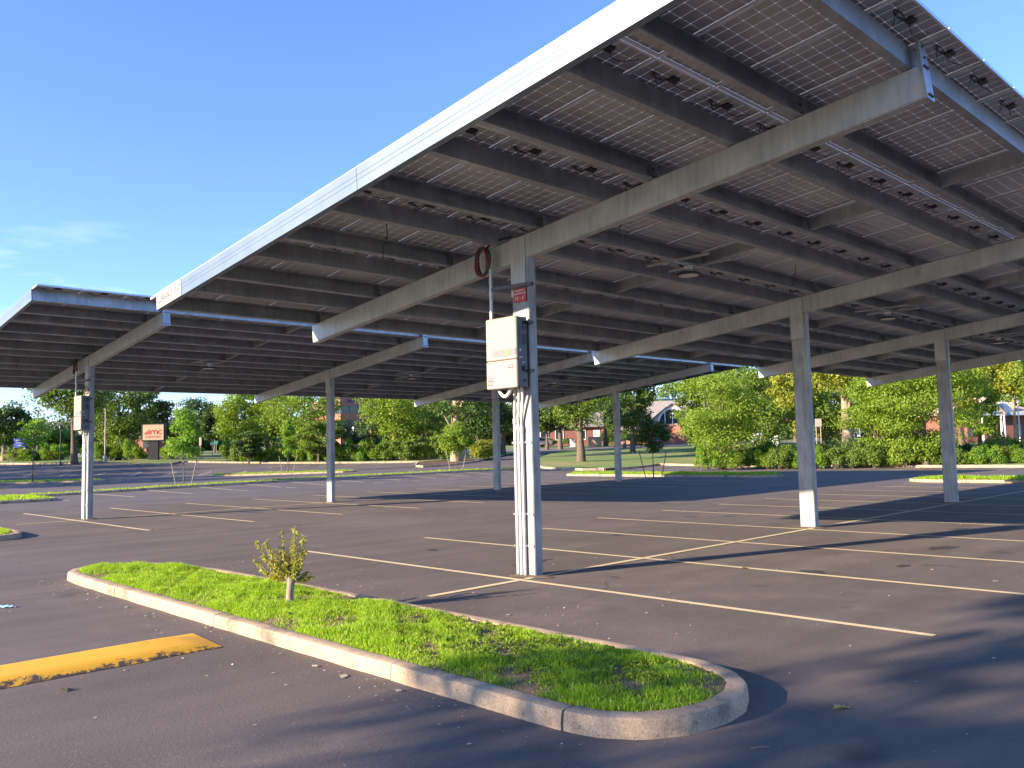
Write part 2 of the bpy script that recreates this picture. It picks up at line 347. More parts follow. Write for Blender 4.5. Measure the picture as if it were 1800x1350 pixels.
M['galv_purlin'] = galv('galvanized_purlin', (0.40, 0.42, 0.45), (0.29, 0.31, 0.335), 0.36, 0.62, 0.3)
M['fascia'] = mat('fascia_galvanized', (0.175, 0.225, 0.275), (0.14, 0.185, 0.235), 1.2, 0.40, 0.5)
M['alu'] = mat('aluminium_frame', (0.62, 0.63, 0.65), (0.56, 0.57, 0.59), 3, 0.42, 0.8)
M['cell'] = mat('solar_cell_back', (0.42, 0.41, 0.425), (0.33, 0.325, 0.345), 0.9, 0.30, 0.0, spec=0.6)
M['black'] = mat('black_plastic', (0.018, 0.018, 0.02), (0.012, 0.012, 0.013), 8, 0.45)
M['bolt'] = mat('bolt_steel', (0.10, 0.10, 0.11), (0.06, 0.06, 0.07), 20, 0.5, 0.7)
def backsheet():
    mt = bpy.data.materials.new('panel_glass'); mt.use_nodes = True; nt, N, K = nodes_of(mt); b = N['Principled BSDF']
    b.inputs['Base Color'].default_value = (0.40, 0.40, 0.40, 1); b.inputs['Roughness'].default_value = 0.25
    t = N.new('ShaderNodeBsdfTranslucent'); t.inputs[0].default_value = (0.24, 0.25, 0.27, 1)
    mxs = N.new('ShaderNodeMixShader'); mxs.inputs[0].default_value = 0.5
    K(b.outputs[0], mxs.inputs[1]); K(t.outputs[0], mxs.inputs[2]); K(mxs.outputs[0], N['Material Output'].inputs[0]); return mt
M['sheet'] = backsheet()
M['bark'] = mat('bark', (0.15, 0.11, 0.075), (0.075, 0.055, 0.04), 7, 0.9, bump=1.0, bscale=22)
M['bark_pale'] = mat('pale_bark', (0.34, 0.26, 0.17), (0.20, 0.15, 0.10), 3, 0.9, bump=0.6, bscale=18)
M['stake'] = mat('stake_wood', (0.27, 0.21, 0.16), (0.18, 0.14, 0.11), 9, 0.85)
M['leaf_mid'] = leaf_mat('leaf_mid', (0.055, 0.115, 0.016), (0.16, 0.235, 0.035))
M['leaf_bright'] = leaf_mat('leaf_bright', (0.085, 0.165, 0.016), (0.24, 0.33, 0.035), 0.42)
M['leaf_yellow'] = leaf_mat('leaf_yellow', (0.14, 0.18, 0.02), (0.33, 0.35, 0.05), 0.42)
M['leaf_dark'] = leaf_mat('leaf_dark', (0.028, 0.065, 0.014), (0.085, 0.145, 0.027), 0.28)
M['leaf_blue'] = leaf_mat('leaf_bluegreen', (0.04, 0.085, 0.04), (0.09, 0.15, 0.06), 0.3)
M['leaf_sapling'] = leaf_mat('leaf_sapling', (0.10, 0.20, 0.02), (0.20, 0.34, 0.04), 0.45)
M['leaf_regrowth'] = leaf_mat('leaf_regrowth', (0.19, 0.21, 0.02), (0.38, 0.36, 0.05), 0.3, c3=(0.30, 0.16, 0.05))
M['blade'] = leaf_mat('grass_blade', (0.15, 0.27, 0.013), (0.36, 0.53, 0.035), 0.48, 0.45)
M['blade_dry'] = leaf_mat('dry_blade', (0.22, 0.17, 0.07), (0.34, 0.27, 0.12), 0.3, 0.7)

# ------------------------------------------------------------------ setting: terrain, lot, road
def grid_mesh(name, xs, ys, off, mt):
    X, Y = np.meshgrid(xs, ys, indexing='ij'); Z = Hn(X, Y)+off
    v = np.stack([X, Y, Z], -1).reshape(-1, 3); nx, ny = len(xs), len(ys)
    I = np.arange(nx*ny).reshape(nx, ny)
    f = np.stack([I[:-1, :-1], I[1:, :-1], I[1:, 1:], I[:-1, 1:]], -1).reshape(-1, 4)
    me = bpy.data.meshes.new(name); me.from_pydata(v.tolist(), [], f.tolist()); me.materials.append(mt)
    me.polygons.foreach_set('use_smooth', [True]*len(me.polygons)); return me
near = list(np.arange(-60, 136, 2.5))
xs = [-2500, -1200, -600, -300, -150, -90]+near+[150, 180, 220, 300, 500, 900, 1500, 2500]
ground = link('ground', grid_mesh('ground', xs, xs, -0.05, M['grass_ground'])); tag(ground, 'grassy ground around the car park', kind='structure')

def inside(p, poly):
    x, y = p; r = False; n = len(poly)
    for i in range(n):
        x1, y1 = poly[i]; x2, y2 = poly[(i+1) % n]
        if (y1 > y) != (y2 > y) and x < (x2-x1)*(y-y1)/(y2-y1)+x1: r = not r
    return r
def resample(poly, step, closed=True):
    out = []; n = len(poly)
    for i in range(n if closed else n-1):
        a = Vector(poly[i]); b = Vector(poly[(i+1) % n]); q = max(1, int(round((b-a).length/step)))
        for j in range(q): out.append(tuple(a.lerp(b, j/q)))
    if not closed: out.append(tuple(poly[-1]))
    return out
def sheet(name, poly, off, mt, step=2.5, zf=None, smooth=True):
    """polygon laid on the terrain, cut into small triangles"""
    po = resample(poly, step); n = len(po)
    xs_ = [p[0] for p in po]; ys_ = [p[1] for p in po]
    pts = [Vector(p) for p in po]
    for gx in np.arange(min(xs_)+step*0.37, max(xs_), step):
        for gy in np.arange(min(ys_)+step*0.37, max(ys_), step):
            if inside((gx, gy), poly): pts.append(Vector((gx, gy)))
    v, e, f, _, _, _ = geo.delaunay_2d_cdt(pts, [(i, (i+1) % n) for i in range(n)], [], 1, 1e-5)
    if zf is None: zz = Hn([p.x for p in v], [p.y for p in v])+off
    else: zz = [zf(p.x, p.y) for p in v]
    me = bpy.data.meshes.new(name); me.from_pydata([(p.x, p.y, float(z)) for p, z in zip(v, zz)], [], f); me.materials.append(mt)
    me.polygons.foreach_set('use_smooth', [smooth]*len(me.polygons)); me.update()
    if len(me.polygons) and me.polygons[0].normal.z < 0: me.flip_normals()
    return me
def P2(px, d): return at(px, d)
KX = 49.2
lot = [(-62, -62), (KX, -62), (KX, 33.6), (45.2, 32.6), (40.6, 32.2), (39.4, 33.4), (40.2, 38.2), (44.0, 43.5), (50.5, 49.5), P2(960, 100), P2(905, 100),
       (47.5, 53.2), (43.5, 50.6), (39.5, 49.0), (36.6, 49.0), (37.5, 51.5), P2(735, 84), P2(640, 86), P2(520, 88), P2(400, 91), P2(318, 93), P2(300, 88), P2(235, 86), P2(228, 90), P2(180, 91),
       P2(140, 88), P2(60, 90), P2(-60, 95), P2(-300, 110), (-62, 100)]
lot_o = link('asphalt_lot', sheet('asphalt_lot', lot, 0.0, M['asphalt'])); tag(lot_o, 'dark brown asphalt surface of the car park', kind='structure')
rdA = [P2(p, d) for p, d in ((-500, 150), (-100, 128), (300, 118), (600, 114), (900, 106), (1200, 104), (1500, 108), (1900, 112))]
rdB = [P2(p, d) for p, d in ((1900, 127), (1500, 122), (1200, 117), (900, 118), (600, 126), (300, 132), (-100, 144), (-500, 168))]
road = link('road', sheet('road', rdA+rdB, 0.0, M['road'], 4)); tag(road, 'pale grey public road beyond the trees', kind='structure')
# driveway that joins the lot to the road
dv = [P2(958, 99), P2(907, 99), P2(935, 107.5), P2(1010, 107.0)]
drive = link('driveway', sheet('driveway', dv, 0.004, M['asphalt'], 2)); tag(drive, 'asphalt driveway between the lot and the road', kind='structure')

# painted lines: each is a part of the lot
def strip_line(a, b, w=0.10, off=0.005):
    a = Vector(a); b = Vector(b); t = (b-a); n = max(1, int(t.length/1.2)); t.normalize(); s = Vector((-t.y, t.x))*(w/2)
    mb = MB(); vs = []
    for i in range(n+1):
        p = a.lerp(b, i/n); jit = 1+random.uniform(-.06, .06)
        for q in (p+s*jit, p-s*jit): vs.append((q.x, q.y, H(q.x, q.y)+off))
    fs = [(2*i, 2*i+1, 2*i+3, 2*i+2) for i in range(n)]
    mb.add(vs, fs); o = mb.obj('painted_line', M['line'], lot_o)
    return o
SP = 2.7433; OFF = -0.294
for i in range(0, 11):
    strip_line((OFF+i*SP, 5.42), (OFF+i*SP, -5.5))
for i in range(0, 11):
    strip_line((OFF-0.04+i*SP, 18.23+5.18), (OFF-0.04+i*SP, 18.23-5.59))
strip_line((-1.9, -0.20), (-0.36, -0.19), 0.1, 0.008); strip_line((-0.2, -0.17), (28.0, -0.08), 0.1, 0.008)
strip_line((-1.9, 18.05), (-0.36, 18.06), 0.1, 0.008); strip_line((-0.2, 18.07), (29.3, 18.12), 0.1, 0.008)
for i in range(0, 12):
    x = 3.35+i*SP; strip_line((x, 31.2), (x, 36.7))
for i in range(-4, 13):
    y = 1.6+i*SP
    if y < 32: strip_line((43.6, y), (KX-0.1, y))
for i in range(0, 7):
    a = at(40+i*62, 72); b = at(62+i*62, 77); strip_line(a, b)
for i in range(0, 6):
    a = at(470+i*45, 81.5); b = at(500+i*45, 85); strip_line(a, b)

# ------------------------------------------------------------------ kerbs and islands
def kerb_run(parent, pts, closed, w=0.145, h=0.12, seg=2.6, side=1, off=0.0):
    """separate kerb stones along a path; side=+1 puts the body to the left of the path"""
    po = resample(pts, 0.3, closed); po = [q for i_, q in enumerate(po) if i_ == 0 or (Vector(q)-Vector(po[i_-1])).length > .04]; n = len(po)
    V = [Vector(p) for p in po]; nor = []
    for i in range(n):
        a = V[i-1] if (closed or i > 0) else V[i]; b = V[(i+1) % n] if (closed or i < n-1) else V[i]
        t = (b-a).normalized(); nor.append(Vector((-t.y, t.x))*side)
    prof = [(0.0, -0.12), (0.004, h*0.3), (0.012, h*0.84), (0.020, h*0.955), (0.040, h), (w*0.93, h), (w, h*0.97), (w, -0.12)]
    per = max(2, int(seg/0.3)); _acc = [0]
    for i_ in range(n): _acc.append(_acc[-1]+(V[(i_+1) % n]-V[i_]).length)
    total = n if closed else n-1; i = 0
    while i < total:
        ln_ = seg*random.uniform(.9, 1.15); q = 1
        while i+q < total and _acc[i+q]-_acc[i] < ln_: q += 1
        if total-i-q < 3: q = total-i
        mb = MB(); vs = []; dz = random.uniform(-.006, .008); dn = random.uniform(-.008, .008)
        for j in range(q+1):
            ix = (i+j) % n; p = V[ix]; nn = nor[ix]; z0 = H(p.x, p.y)+off
            g = 0.0
            if j == 0: g = 0.008
            if j == q: g = -0.008
            tdir = Vector((nn.y, -nn.x))*side
            p = p+tdir*g
            wob = 0.004*math.sin(ix*1.7)+0.003*math.sin(ix*4.1)
            for (u, zz) in prof:
                qq = p+nn*(u+dn+wob); vs.append((qq.x, qq.y, z0+zz+dz*(zz > 0)))
        m_ = len(prof); fs = []
        for j in range(q):
            for u in range(m_-1): fs.append((j*m_+u, j*m_+u+1, (j+1)*m_+u+1, (j+1)*m_+u))
        fs.append(tuple(range(m_-1, -1, -1))); fs.append(tuple(q*m_+u for u in range(m_)))
        mb.add(vs, fs[:-2], 0, True); mb.f += [tuple(i_ for i_ in f) for f in fs[-2:]]; mb.m += [0, 0]; mb.s += [False, False]; mb.obj('kerb_stone', M['kerb'], parent); i += q

def blades_mesh(name, pts, zs, hmin, hmax, wid, mats, lean=0.5, dry=None, hscale=None):
    n = len(pts); a = RNG.uniform(0, 2*np.pi, n); h = RNG.uniform(hmin, hmax, n)
    if hscale is not None: h = h*hscale
    w = wid*RNG.uniform(.7, 1.3, n); l = RNG.uniform(.1, lean, n)*h; b = RNG.uniform(0, 2*np.pi, n)
    ca, sa = np.cos(a), np.sin(a); cb, sb = np.cos(b)*l, np.sin(b)*l
    x, y = pts[:, 0], pts[:, 1]; V = np.zeros((n, 5, 3))
    V[:, 0] = np.stack([x-ca*w, y-sa*w, zs-.01], -1); V[:, 1] = np.stack([x+ca*w, y+sa*w, zs-.01], -1)
    V[:, 2] = np.stack([x+ca*w*.75+cb*.45, y+sa*w*.75+sb*.45, zs+h*.6], -1); V[:, 3] = np.stack([x-ca*w*.75+cb*.45, y-sa*w*.75+sb*.45, zs+h*.6], -1)
    V[:, 4] = np.stack([x+cb*1.3, y+sb*1.3, zs+h*(1-.25*(l/h))], -1)
    base = np.arange(n)[:, None]*5
    F = np.concatenate([base+np.array([0, 1, 2]), base+np.array([0, 2, 3]), base+np.array([3, 2, 4])], 1).reshape(-1, 3)
    mi = np.repeat((dry if dry is not None else np.zeros(n)).astype(np.int32), 3)
    return fast_mesh(name, V.reshape(-1, 3), F, mats, mi)
def fast_mesh(name, V, F, mats, mi=None, smooth=False):
    me = bpy.data.meshes.new(name); nf, kf = F.shape
    me.vertices.add(len(V)); me.vertices.foreach_set('co', np.ascontiguousarray(V, dtype=np.float32).ravel())
    me.loops.add(nf*kf); me.loops.foreach_set('vertex_index', np.ascontiguousarray(F, dtype=np.int32).ravel())
    me.polygons.add(nf); me.polygons.foreach_set('loop_start', np.arange(0, nf*kf, kf, dtype=np.int32))
    for mm in mats: me.materials.append(mm)
    if mi is not None: me.polygons.foreach_set('material_index', np.ascontiguousarray(mi, dtype=np.int32))
    if smooth: me.polygons.foreach_set('use_smooth', np.ones(nf, dtype=bool))
    me.update(calc_edges=True); me.validate(); return me
def vnoise(x, y, s):
    return (np.sin(x*1.7*s+1.3)*np.cos(y*2.1*s-.7)+np.sin((x+y)*3.1*s+2.)*.6+np.cos((x*2.7-y*1.9)*2.3*s)*.45+np.sin(x*7.3*s-y*5.1*s)*.3)/2.35
def scatter(poly, n):
    p = np.array(poly); lo, hi = p.min(0), p.max(0); out = []
    q = RNG.uniform(lo, hi, (n, 2)); x, y = q[:, 0], q[:, 1]; ins = np.zeros(n, bool)
    for i in range(len(poly)):
        x1, y1 = poly[i]; x2, y2 = poly[(i+1) % len(poly)]
        c = ((y1 > y) != (y2 > y)); xx = np.where(c, (x2-x1)*(y-y1)/((y2-y1) if y2 != y1 else 1e-9)+x1, 0)
        ins ^= (c & (x < xx))
    return q[ins]
def inset(poly, d):
    n = len(poly); out = []
    A = sum(poly[i][0]*poly[(i+1) % n][1]-poly[(i+1) % n][0]*poly[i][1] for i in range(n)); sg = 1 if A > 0 else -1
    for i in range(n):
        a = Vector(poly[i-1]); b = Vector(poly[i]); c = Vector(poly[(i+1) % n])
        t1 = (b-a).normalized(); t2 = (c-b).normalized(); nn = (Vector((-t1.y, t1.x))+Vector((-t2.y, t2.x))).normalized()*sg
        out.append(tuple(b+nn*d))
    return out
def rounded(x0, x1, y0, y1, r, k_=7):
    out = []
    for cx_, cy_, a0 in ((x1-r, y0+r, -90), (x1-r, y1-r, 0), (x0+r, y1-r, 90), (x0+r, y0+r, 180)):
        for j in range(k_+1):
            a = R_(a0+90*j/k_); out.append((cx_+r*math.cos(a), cy_+r*math.sin(a)))
    return out
def island(name, poly, label, grass_label, dens, hmin, hmax, wid, mound=0.06, cat_mat='soil', bare=0.0, kerbside=1, seg=2.6, frontbare=0.0):
    root = empty(name, (0, 0, 0)); tag(root, label, kind='structure'); inn = inset(poly, 0.15)
    kerb_run(root, poly, True, seg=seg, side=1)
    inn = inset(poly, 0.15); P_ = np.array(inn)
    segs = [(np.array(inn[i]), np.array(inn[(i+1) % len(inn)])) for i in range(len(inn))]
    def edge_d(x, y):
        x = np.asarray(x); y = np.asarray(y); d = np.full(x.shape, 1e9)
        for a, b in segs:
            t = b-a; L2 = (t@t)+1e-9; u = np.clip(((x-a[0])*t[0]+(y-a[1])*t[1])/L2, 0, 1)
            d = np.minimum(d, np.hypot(x-a[0]-u*t[0], y-a[1]-u*t[1]))
        return d
    def zf(x, y): return Hn(x, y)+0.106+mound*(1-np.exp(-edge_d(x, y)/0.35))+0.012*vnoise(np.asarray(x), np.asarray(y), 2.2)
    link('soil', sheet('soil', inn, 0, M[cat_mat], 0.22 if dens > 500 else 1.0, zf=lambda x, y: float(zf(x, y))), root)
    area = abs(sum(inn[i][0]*inn[(i+1) % len(inn)][1]-inn[(i+1) % len(inn)][0]*inn[i][1] for i in range(len(inn))))/2
    lo, hi = P_.min(0), P_.max(0); bb = (hi[0]-lo[0])*(hi[1]-lo[1])
    q = scatter(inn, int(dens*bb))
    nzv = vnoise(q[:, 0]+3, q[:, 1], 1.15)+0.5*vnoise(q[:, 0], q[:, 1]+9, 3.3)+frontbare*np.exp(-((q[:, 0]+3.3)**2/.45+(q[:, 1]+3.5)**2/1.1))
    keep = RNG.uniform(0, 1, len(q)) < np.clip(1.05-bare*np.clip(nzv-0.05, 0, 1)*2.6, 0.04, 1)
    q = q[keep]; nzv = nzv[keep]
    hs = np.clip(0.85-0.75*nzv+.25*vnoise(q[:, 0]+5, q[:, 1]-2, 6.), 0.25, 1.5)*np.clip(0.55+edge_d(q[:, 0], q[:, 1])*2.5, 0.55, 1.0)
    dry = (RNG.uniform(0, 1, len(q)) < (0.04+0.22*np.clip(nzv, 0, 1)*min(1, bare*2))).astype(int)
    go = link('grass', blades_mesh('grass', q, zf(q[:, 0], q[:, 1]), hmin, hmax, wid, [M['blade'], M['blade_dry']], 0.85, dry, hs), root)
    go['kind'] = 'stuff'
    return root, zf
ISL = [(-4.45, -4.6), (-4.42, -4.95), (-4.25, -5.22), (-3.98, -5.38), (-3.62, -5.44), (-3.28, -5.38), (-3.00, -5.20), (-2.82, -4.92), (-2.73, -4.55), (-2.70, -3.0), (-2.70, 0.5), (-2.74, 3.6), (-2.86, 4.6), (-3.08, 5.25), (-3.40, 5.68), (-3.74, 5.78), (-4.06, 5.66), (-4.32, 5.40), (-4.43, 5.0), (-4.45, 3.0), (-4.46, -1.5)]
def chaikin(p, n=2):
    for _ in range(n):
        o = []
        for i in range(len(p)):
            a, c = p[i], p[(i+1) % len(p)]
            o += [(a[0]*.75+c[0]*.25, a[1]*.75+c[1]*.25), (a[0]*.25+c[0]*.75, a[1]*.25+c[1]*.75)]
        p = o
    return p
ISL = chaikin(ISL, 2)
isl1, zisl1 = island('grass_island', ISL, 'concrete kerbed grass island with a stunted stump tree', '', 7600, .025, .075, .0034, 0.03, bare=0.5, seg=3.0, frontbare=0.55)
island('grass_island', [(x, y+18.6) for x, y in ISL], 'kerbed grass island whose tip shows beside the far canopy', '', 900, .03, .08, .007, 0.03, bare=0.4)
island('grass_island', rounded(30.9, 33.5, 13.6, 28.0, 1.2), 'kerbed grass island at the end of the far canopy with a staked dark sapling', '', 420, .06, .13, .012, 0.05)
island('grass_island', rounded(28.1, 30.6, -9.0, 5.9, 1.2), 'kerbed grass island at the end of the near canopy', '', 420, .06, .13, .012, 0.05)
island('grass_island', rounded(-16, 3.3, 31.4, 36.6, 1.3), 'kerbed grass island where the row of stalls by the planting strip begins', '', 160, .05, .11, .014, 0.05)
island('planting_strip', rounded(1.6, 37.2, 36.85, 38.1, .5), 'long narrow kerbed planting strip behind the row of stalls', '', 160, .05, .10, .014, 0.03)
def slanted(a, b, w):
    a = Vector(a); b = Vector(b); t = (b-a).normalized(); s = Vector((-t.y, t.x))*w/2
    e = t*w*0.5
    return [tuple(a-s+e*.6), tuple(b-s-e*.6), tuple(b-s*.5), tuple(b+s*.5), tuple(b+s-e*.6), tuple(a+s+e*.6), tuple(a+s*.5), tuple(a-s*.5)]
i1a, i1b = at(-160, 63), at(186, 66)
island('grass_island', slanted(i1a, i1b, 2.2), 'kerbed grass island in the shaded lot with a thin wispy sapling', '', 150, .06, .13, .016, 0.04)
i2a, i2b = at(374, 70.5), at(622, 69)
island('grass_island', slanted(i2a, i2b, 2.0), 'kerbed grass island with a tall slim staked sapling', '', 150, .06, .13, .016, 0.04)

# kerbs round the edge of the lot
pk = empty('perimeter_kerb'); tag(pk, 'pale concrete kerb round the edge of the lot', kind='structure')
def rk(p, side=-1): kerb_run(pk, p, False, w=0.2, h=0.16, seg=3.2, side=side)
rk([(KX, -20), (KX, 33.6), (45.2, 32.6), (42.2, 32.3)]); rk([(40.6, 32.2), (39.4, 33.4), (40.2, 38.2), (44.0, 43.5), (50.5, 49.5)])
rk([(47.5, 53.2), (43.5, 50.6), (39.5, 49.0), (36.6, 49.0), (37.5, 51.5), P2(735, 84), P2(640, 86), P2(520, 88), P2(400, 91), P2(318, 93), P2(300, 88), P2(235, 86)])
rk([P2(180, 91), P2(140, 88), P2(60, 90), P2(-60, 95)])
# storm drain inlet in the kerb by the oak
si = empty('storm_drain', (41.4, 32.28, H(41.4, 32.28))); tag(si, 'concrete storm drain inlet in the kerb below the oak', 'storm drain')
mb = MB(); mb.box(-.95, .95, -.02, .55, .10, .2, bev=.02); mb.box(-.95, -.78, -.02, .55, -.05, .1); mb.box(.78, .95, -.02, .55, -.05, .1); mb.obj('inlet_frame', M['kerb'], si)
mb = MB(); mb.box(-.78, .78, .05, .5, -.05, .1); mb.obj('inlet_opening', M['black'], si)
# mulch bed under the big pine
mbed = sheet('mulch_bed', [(37.0, 49.15), (39.6, 49.2), (43.4, 50.8), (47.2, 53.4), (49.5, 57), (44, 58), (38.6, 53.0)], 0.10, M['mulch'], 1.2)
tag(link('mulch_bed', mbed), 'dark red mulch bed round the big pine trunk', kind='structure')

def verge(poly, label):
    o = link('grass_verge', sheet('grass_verge', poly, 0.13, M['grass_ground'], 2.5)); tag(o, label, kind='structure'); return o
verge([(KX+.15, -45), (95, -45), P2(1900, 111), P2(1500, 107), P2(1200, 103), P2(990, 105), (50.6, 49.3), (44.1, 43.3), (40.35, 38.1), (39.55, 33.45), (40.65, 32.38), (45.2, 32.77), (KX+.15, 33.75)],
      'sunlit grass verge under the oak and along the right hand kerb')
verge([P2(908, 101), P2(925, 105), P2(900, 105), P2(600, 113), P2(300, 117), P2(225, 120), P2(238, 87), P2(300, 88.2), P2(319, 93.2), P2(400, 91.2), P2(520, 88.2), P2(640, 86.2), P2(735, 84.2), (37.6, 51.7), (38.6, 52.9), (44, 57.8), (48.5, 56.5), (47.5, 53.35)],
      'grass verge with shrubs between the lot and the road')
verge([P2(-60, 95.2), P2(60, 90.2), P2(140, 88.2), P2(178, 91.2), P2(180, 119), P2(-100, 127)], 'grass verge below the leaning tree and the light poles')

# ------------------------------------------------------------------ solar canopies
SLOPE = math.atan(0.1064)
ZB = 3.872+5.6*0.1064                     # beam underside above the column axis
X0, X1 = -2.93, 27.59
BH, PH = 0.345, 0.25                      # beam and purlin depth
ROWP = 1.975; NX = 30; PW = (X1-X0)/NX
def make_canopy():
    root = empty('solar_canopy', (0, 0, 0))
    deck_rot = (-SLOPE, 0, 0); deck_loc = (0, 0, ZB)
    # columns
    mb = MB(); mb.box(0, .16, -.166, .166, -.05, ZB+.05, bev=.012); col = mb.mesh('column', M['galv_col'])
    mb = MB(); mb.box(-.014, .001, -.125, .168, ZB-.52, ZB+.33); plate = mb.mesh('splice_plate', M['galv_beam'])
    mb = MB(); prof = [(.015, 0), (.135, 0), (.15, .015), (.15, BH-.015), (.135, BH), (.015, BH), (0, BH-.015), (0, .015)]
    mb.extr(prof, 'y', -5.64, 5.64); beam = mb.mesh('beam', M['galv_beam'])
    mb = MB(); mb.box(-.02, .17, -5.665, -5.638, -.015, BH+PH+.01)
    for bx_, bz in ((.03, .03), (.075, .03), (.12, .03), (.03, BH-.02), (.075, BH-.02), (.12, BH-.02), (.075, BH+.08), (.075, BH+.2)):
        mb.tube([(bx_, -5.664, bz), (bx_, -5.682, bz)], .013, 6, 1)
    endp = mb.mesh('end_plate', [M['galv_purlin'], M['bolt']])
    mb = MB(); mb.box(-.004, .004, -.05, .05, 0, .21); mb.tube([(-.02, 0, .05), (.02, 0, .05)], .012, 6, 1); mb.tube([(-.02, 0, .15), (.02, 0, .15)], .012, 6, 1)
    clip = mb.mesh('purlin_clip', [M['galv_purlin'], M['bolt']])
    for i in range(4):
        x = i*8.23
        c = link('column', col, root, (x, 0, 0)); link('splice_plate', plate, c)
        b = link('beam', beam, root, (x, 0, ZB), deck_rot); link('end_plate', endp, b)
        for kx in range(-3, 3):
            for s in (-1, 1):
                y = (kx+.5)*ROWP+s*.58
                link('purlin_clip', clip, b, (.075, y-.02*s, BH))
    # purlins: C sections
    t = .004; w = .085; lip = .022
    def cprof(y, d):
        z0, z1 = BH, BH+PH
        pts = [(0, z0), (w, z0), (w, z0+lip), (w-t, z0+lip), (w-t, z0+t), (t, z0+t), (t, z1-t), (w-t, z1-t), (w-t, z1-lip), (w, z1-lip), (w, z1), (0, z1)]
        return [(y+d*u, v) for u, v in pts]
    for kx in range(-3, 3):
        for s in (-1, 1):
            y = (kx+.5)*ROWP+s*.58
            mb = MB(); mb.extr(cprof(y-.04*(-s), -s), 'x', X0+.01, X1-.01)
            o = mb.obj('purlin', M['galv_purlin'], root, deck_loc, deck_rot)
    # bridging between the purlins of each row, at mid bay
    mb = MB(); prof = [(-.03, .03), (.03, .03), (.03, .21), (.024, .21), (.024, .036), (-.024, .036), (-.024, .21), (-.03, .21)]
    mb.extr(prof, 'y', -.55, .55); br = mb.mesh('bridging', M['galv_purlin'])
    for xb in (4.115, 12.345, 20.575):
        for kx in range(-3, 3):
            link('bridging', br, root, Matrix.Translation(deck_loc) @ Matrix.Rotation(-SLOPE, 4, 'X') @ Vector((xb, (kx+.5)*ROWP, BH)), deck_rot)
    # fascia at both ends, in two lengths
    for xx, d in ((X0, -1), (X1, 1)):
        for y0, y1 in ((-5.56, -.34), (-.332, 5.60)):
            mb = MB(); z0, z1 = BH-.008, BH+PH+.02
            pr = [(0, z0), (.012, z0+.002), (.012, z0+.11), (.0095, z0+.117), (.012, z0+.124), (.012, z0+.17), (.0095, z0+.177), (.012, z0+.184), (.012, z1-.002), (0, z1), (-.07, z1), (-.07, z1-.004), (0.004, z1-.006), (.004, z0+.004), (-.07, z0+.004), (-.07, z0)]
            mb.extr([(xx+d*u, v) for u, v in pr], 'y', y0, y1)
            mb.obj('fascia', M['fascia'], root, deck_loc, deck_rot)
    # solar panels
    pw, pl = PW-.014, ROWP-.016; fz = .04
    mb = MB()
    hx, hy = pw/2, pl/2
    for s in (-1, 1):
        mb.box(min(s*hx, s*(hx-.006)), max(s*hx, s*(hx-.006)), -hy, hy, 0, fz); a, b_ = sorted((s*(hx-.006), s*(hx-.022))); mb.box(a, b_, -hy+.006, hy-.006, 0, .0025)
        a, b_ = sorted((s*hy, s*(hy-.006))); mb.box(-hx+.006, hx-.006, a, b_, 0, fz); a, b_ = sorted((s*(hy-.006), s*(hy-.022))); mb.box(-hx+.03, hx-.03, a, b_, 0.0004, .0028)
    mb.add([(-hx+.006, -hy+.006, .033), (hx-.006, -hy+.006, .033), (hx-.006, hy-.006, .033), (-hx+.006, hy-.006, .033)], [(0, 1, 2, 3)], 1)
    panel = mb.mesh('solar_panel', [M['alu'], M['sheet']])
    mb = MB(); cx, cy = (pw-.03)/6, (pl-.045)/12
    for i in range(6):
        for j in range(12):
            x = (i-2.5)*cx; y = (j-5.5)*cy; a = cx/2-.0024; b_ = cy/2-.0013; ch = .009; z = .030
            mb.add([(x-a+ch, y-b_, z), (x+a-ch, y-b_, z), (x+a, y-b_+ch, z), (x+a, y+b_-ch, z), (x+a-ch, y+b_, z), (x-a+ch, y+b_, z), (x-a, y+b_-ch, z), (x-a, y-b_+ch, z)], [tuple(range(8))])
    cells = mb.mesh('cell_array', M['cell'])
    mb = MB(); mb.box(-.06, .06, -.045, .045, -.002, .028, bev=.008); mb.tube([(-.05, .03, .01), (-.09, .05, .008)], .008, 6); mb.tube([(.05, .03, .01), (.09, .045, .008)], .008, 6)
    jbox = mb.mesh('junction_box', M['black'])
    cabs = []; leads = []
    for v in range(4):
        mb = MB(); rr = random.Random(40+v); pts = []
        # lead to the next panel with a sag
        p0 = Vector((.09, .045, .008)); p1 = Vector((.40+rr.uniform(-.05, .05), rr.uniform(-.06, .0), .01))
        for q in range(9):
            u = q/8; p = p0.lerp(p1, u); p.z -= .05*math.sin(math.pi*u)*rr.uniform(.4, 1.4); p.y += .03*math.sin(5*u+v); pts.append(p)
        mb.tube(pts, .0045, 5); leads.append(mb.mesh('panel_lead', M['black'])); mb = MB()
        pts = []
        p0 = Vector((-.09, .05, .008))
        for q in range(7):
            u = q/6; pts.append(p0.lerp(Vector((-.30, .0, .0)), u)+Vector((0, .06*math.sin(math.pi*u)*rr.uniform(.6, 1.6), -.06*math.sin(math.pi*u))))
        e = pts[-1]
        for q in range(26):                       # coil hung by the frame
            a = q/26*2*math.pi*2.6; r = .05+.018*math.sin(a*.37+v)
            pts.append(e+Vector((-.07+r*1.6*math.cos(a)*-1+.08, r*.55*math.sin(a)+.005*math.sin(q), -.035+.02*math.sin(a+1))))
        mb.tube(pts, .0045, 5)
        cabs.append(mb.mesh('panel_cable', M['black']))
    Mx = Matrix.Translation(deck_loc) @ Matrix.Rotation(-SLOPE, 4, 'X')
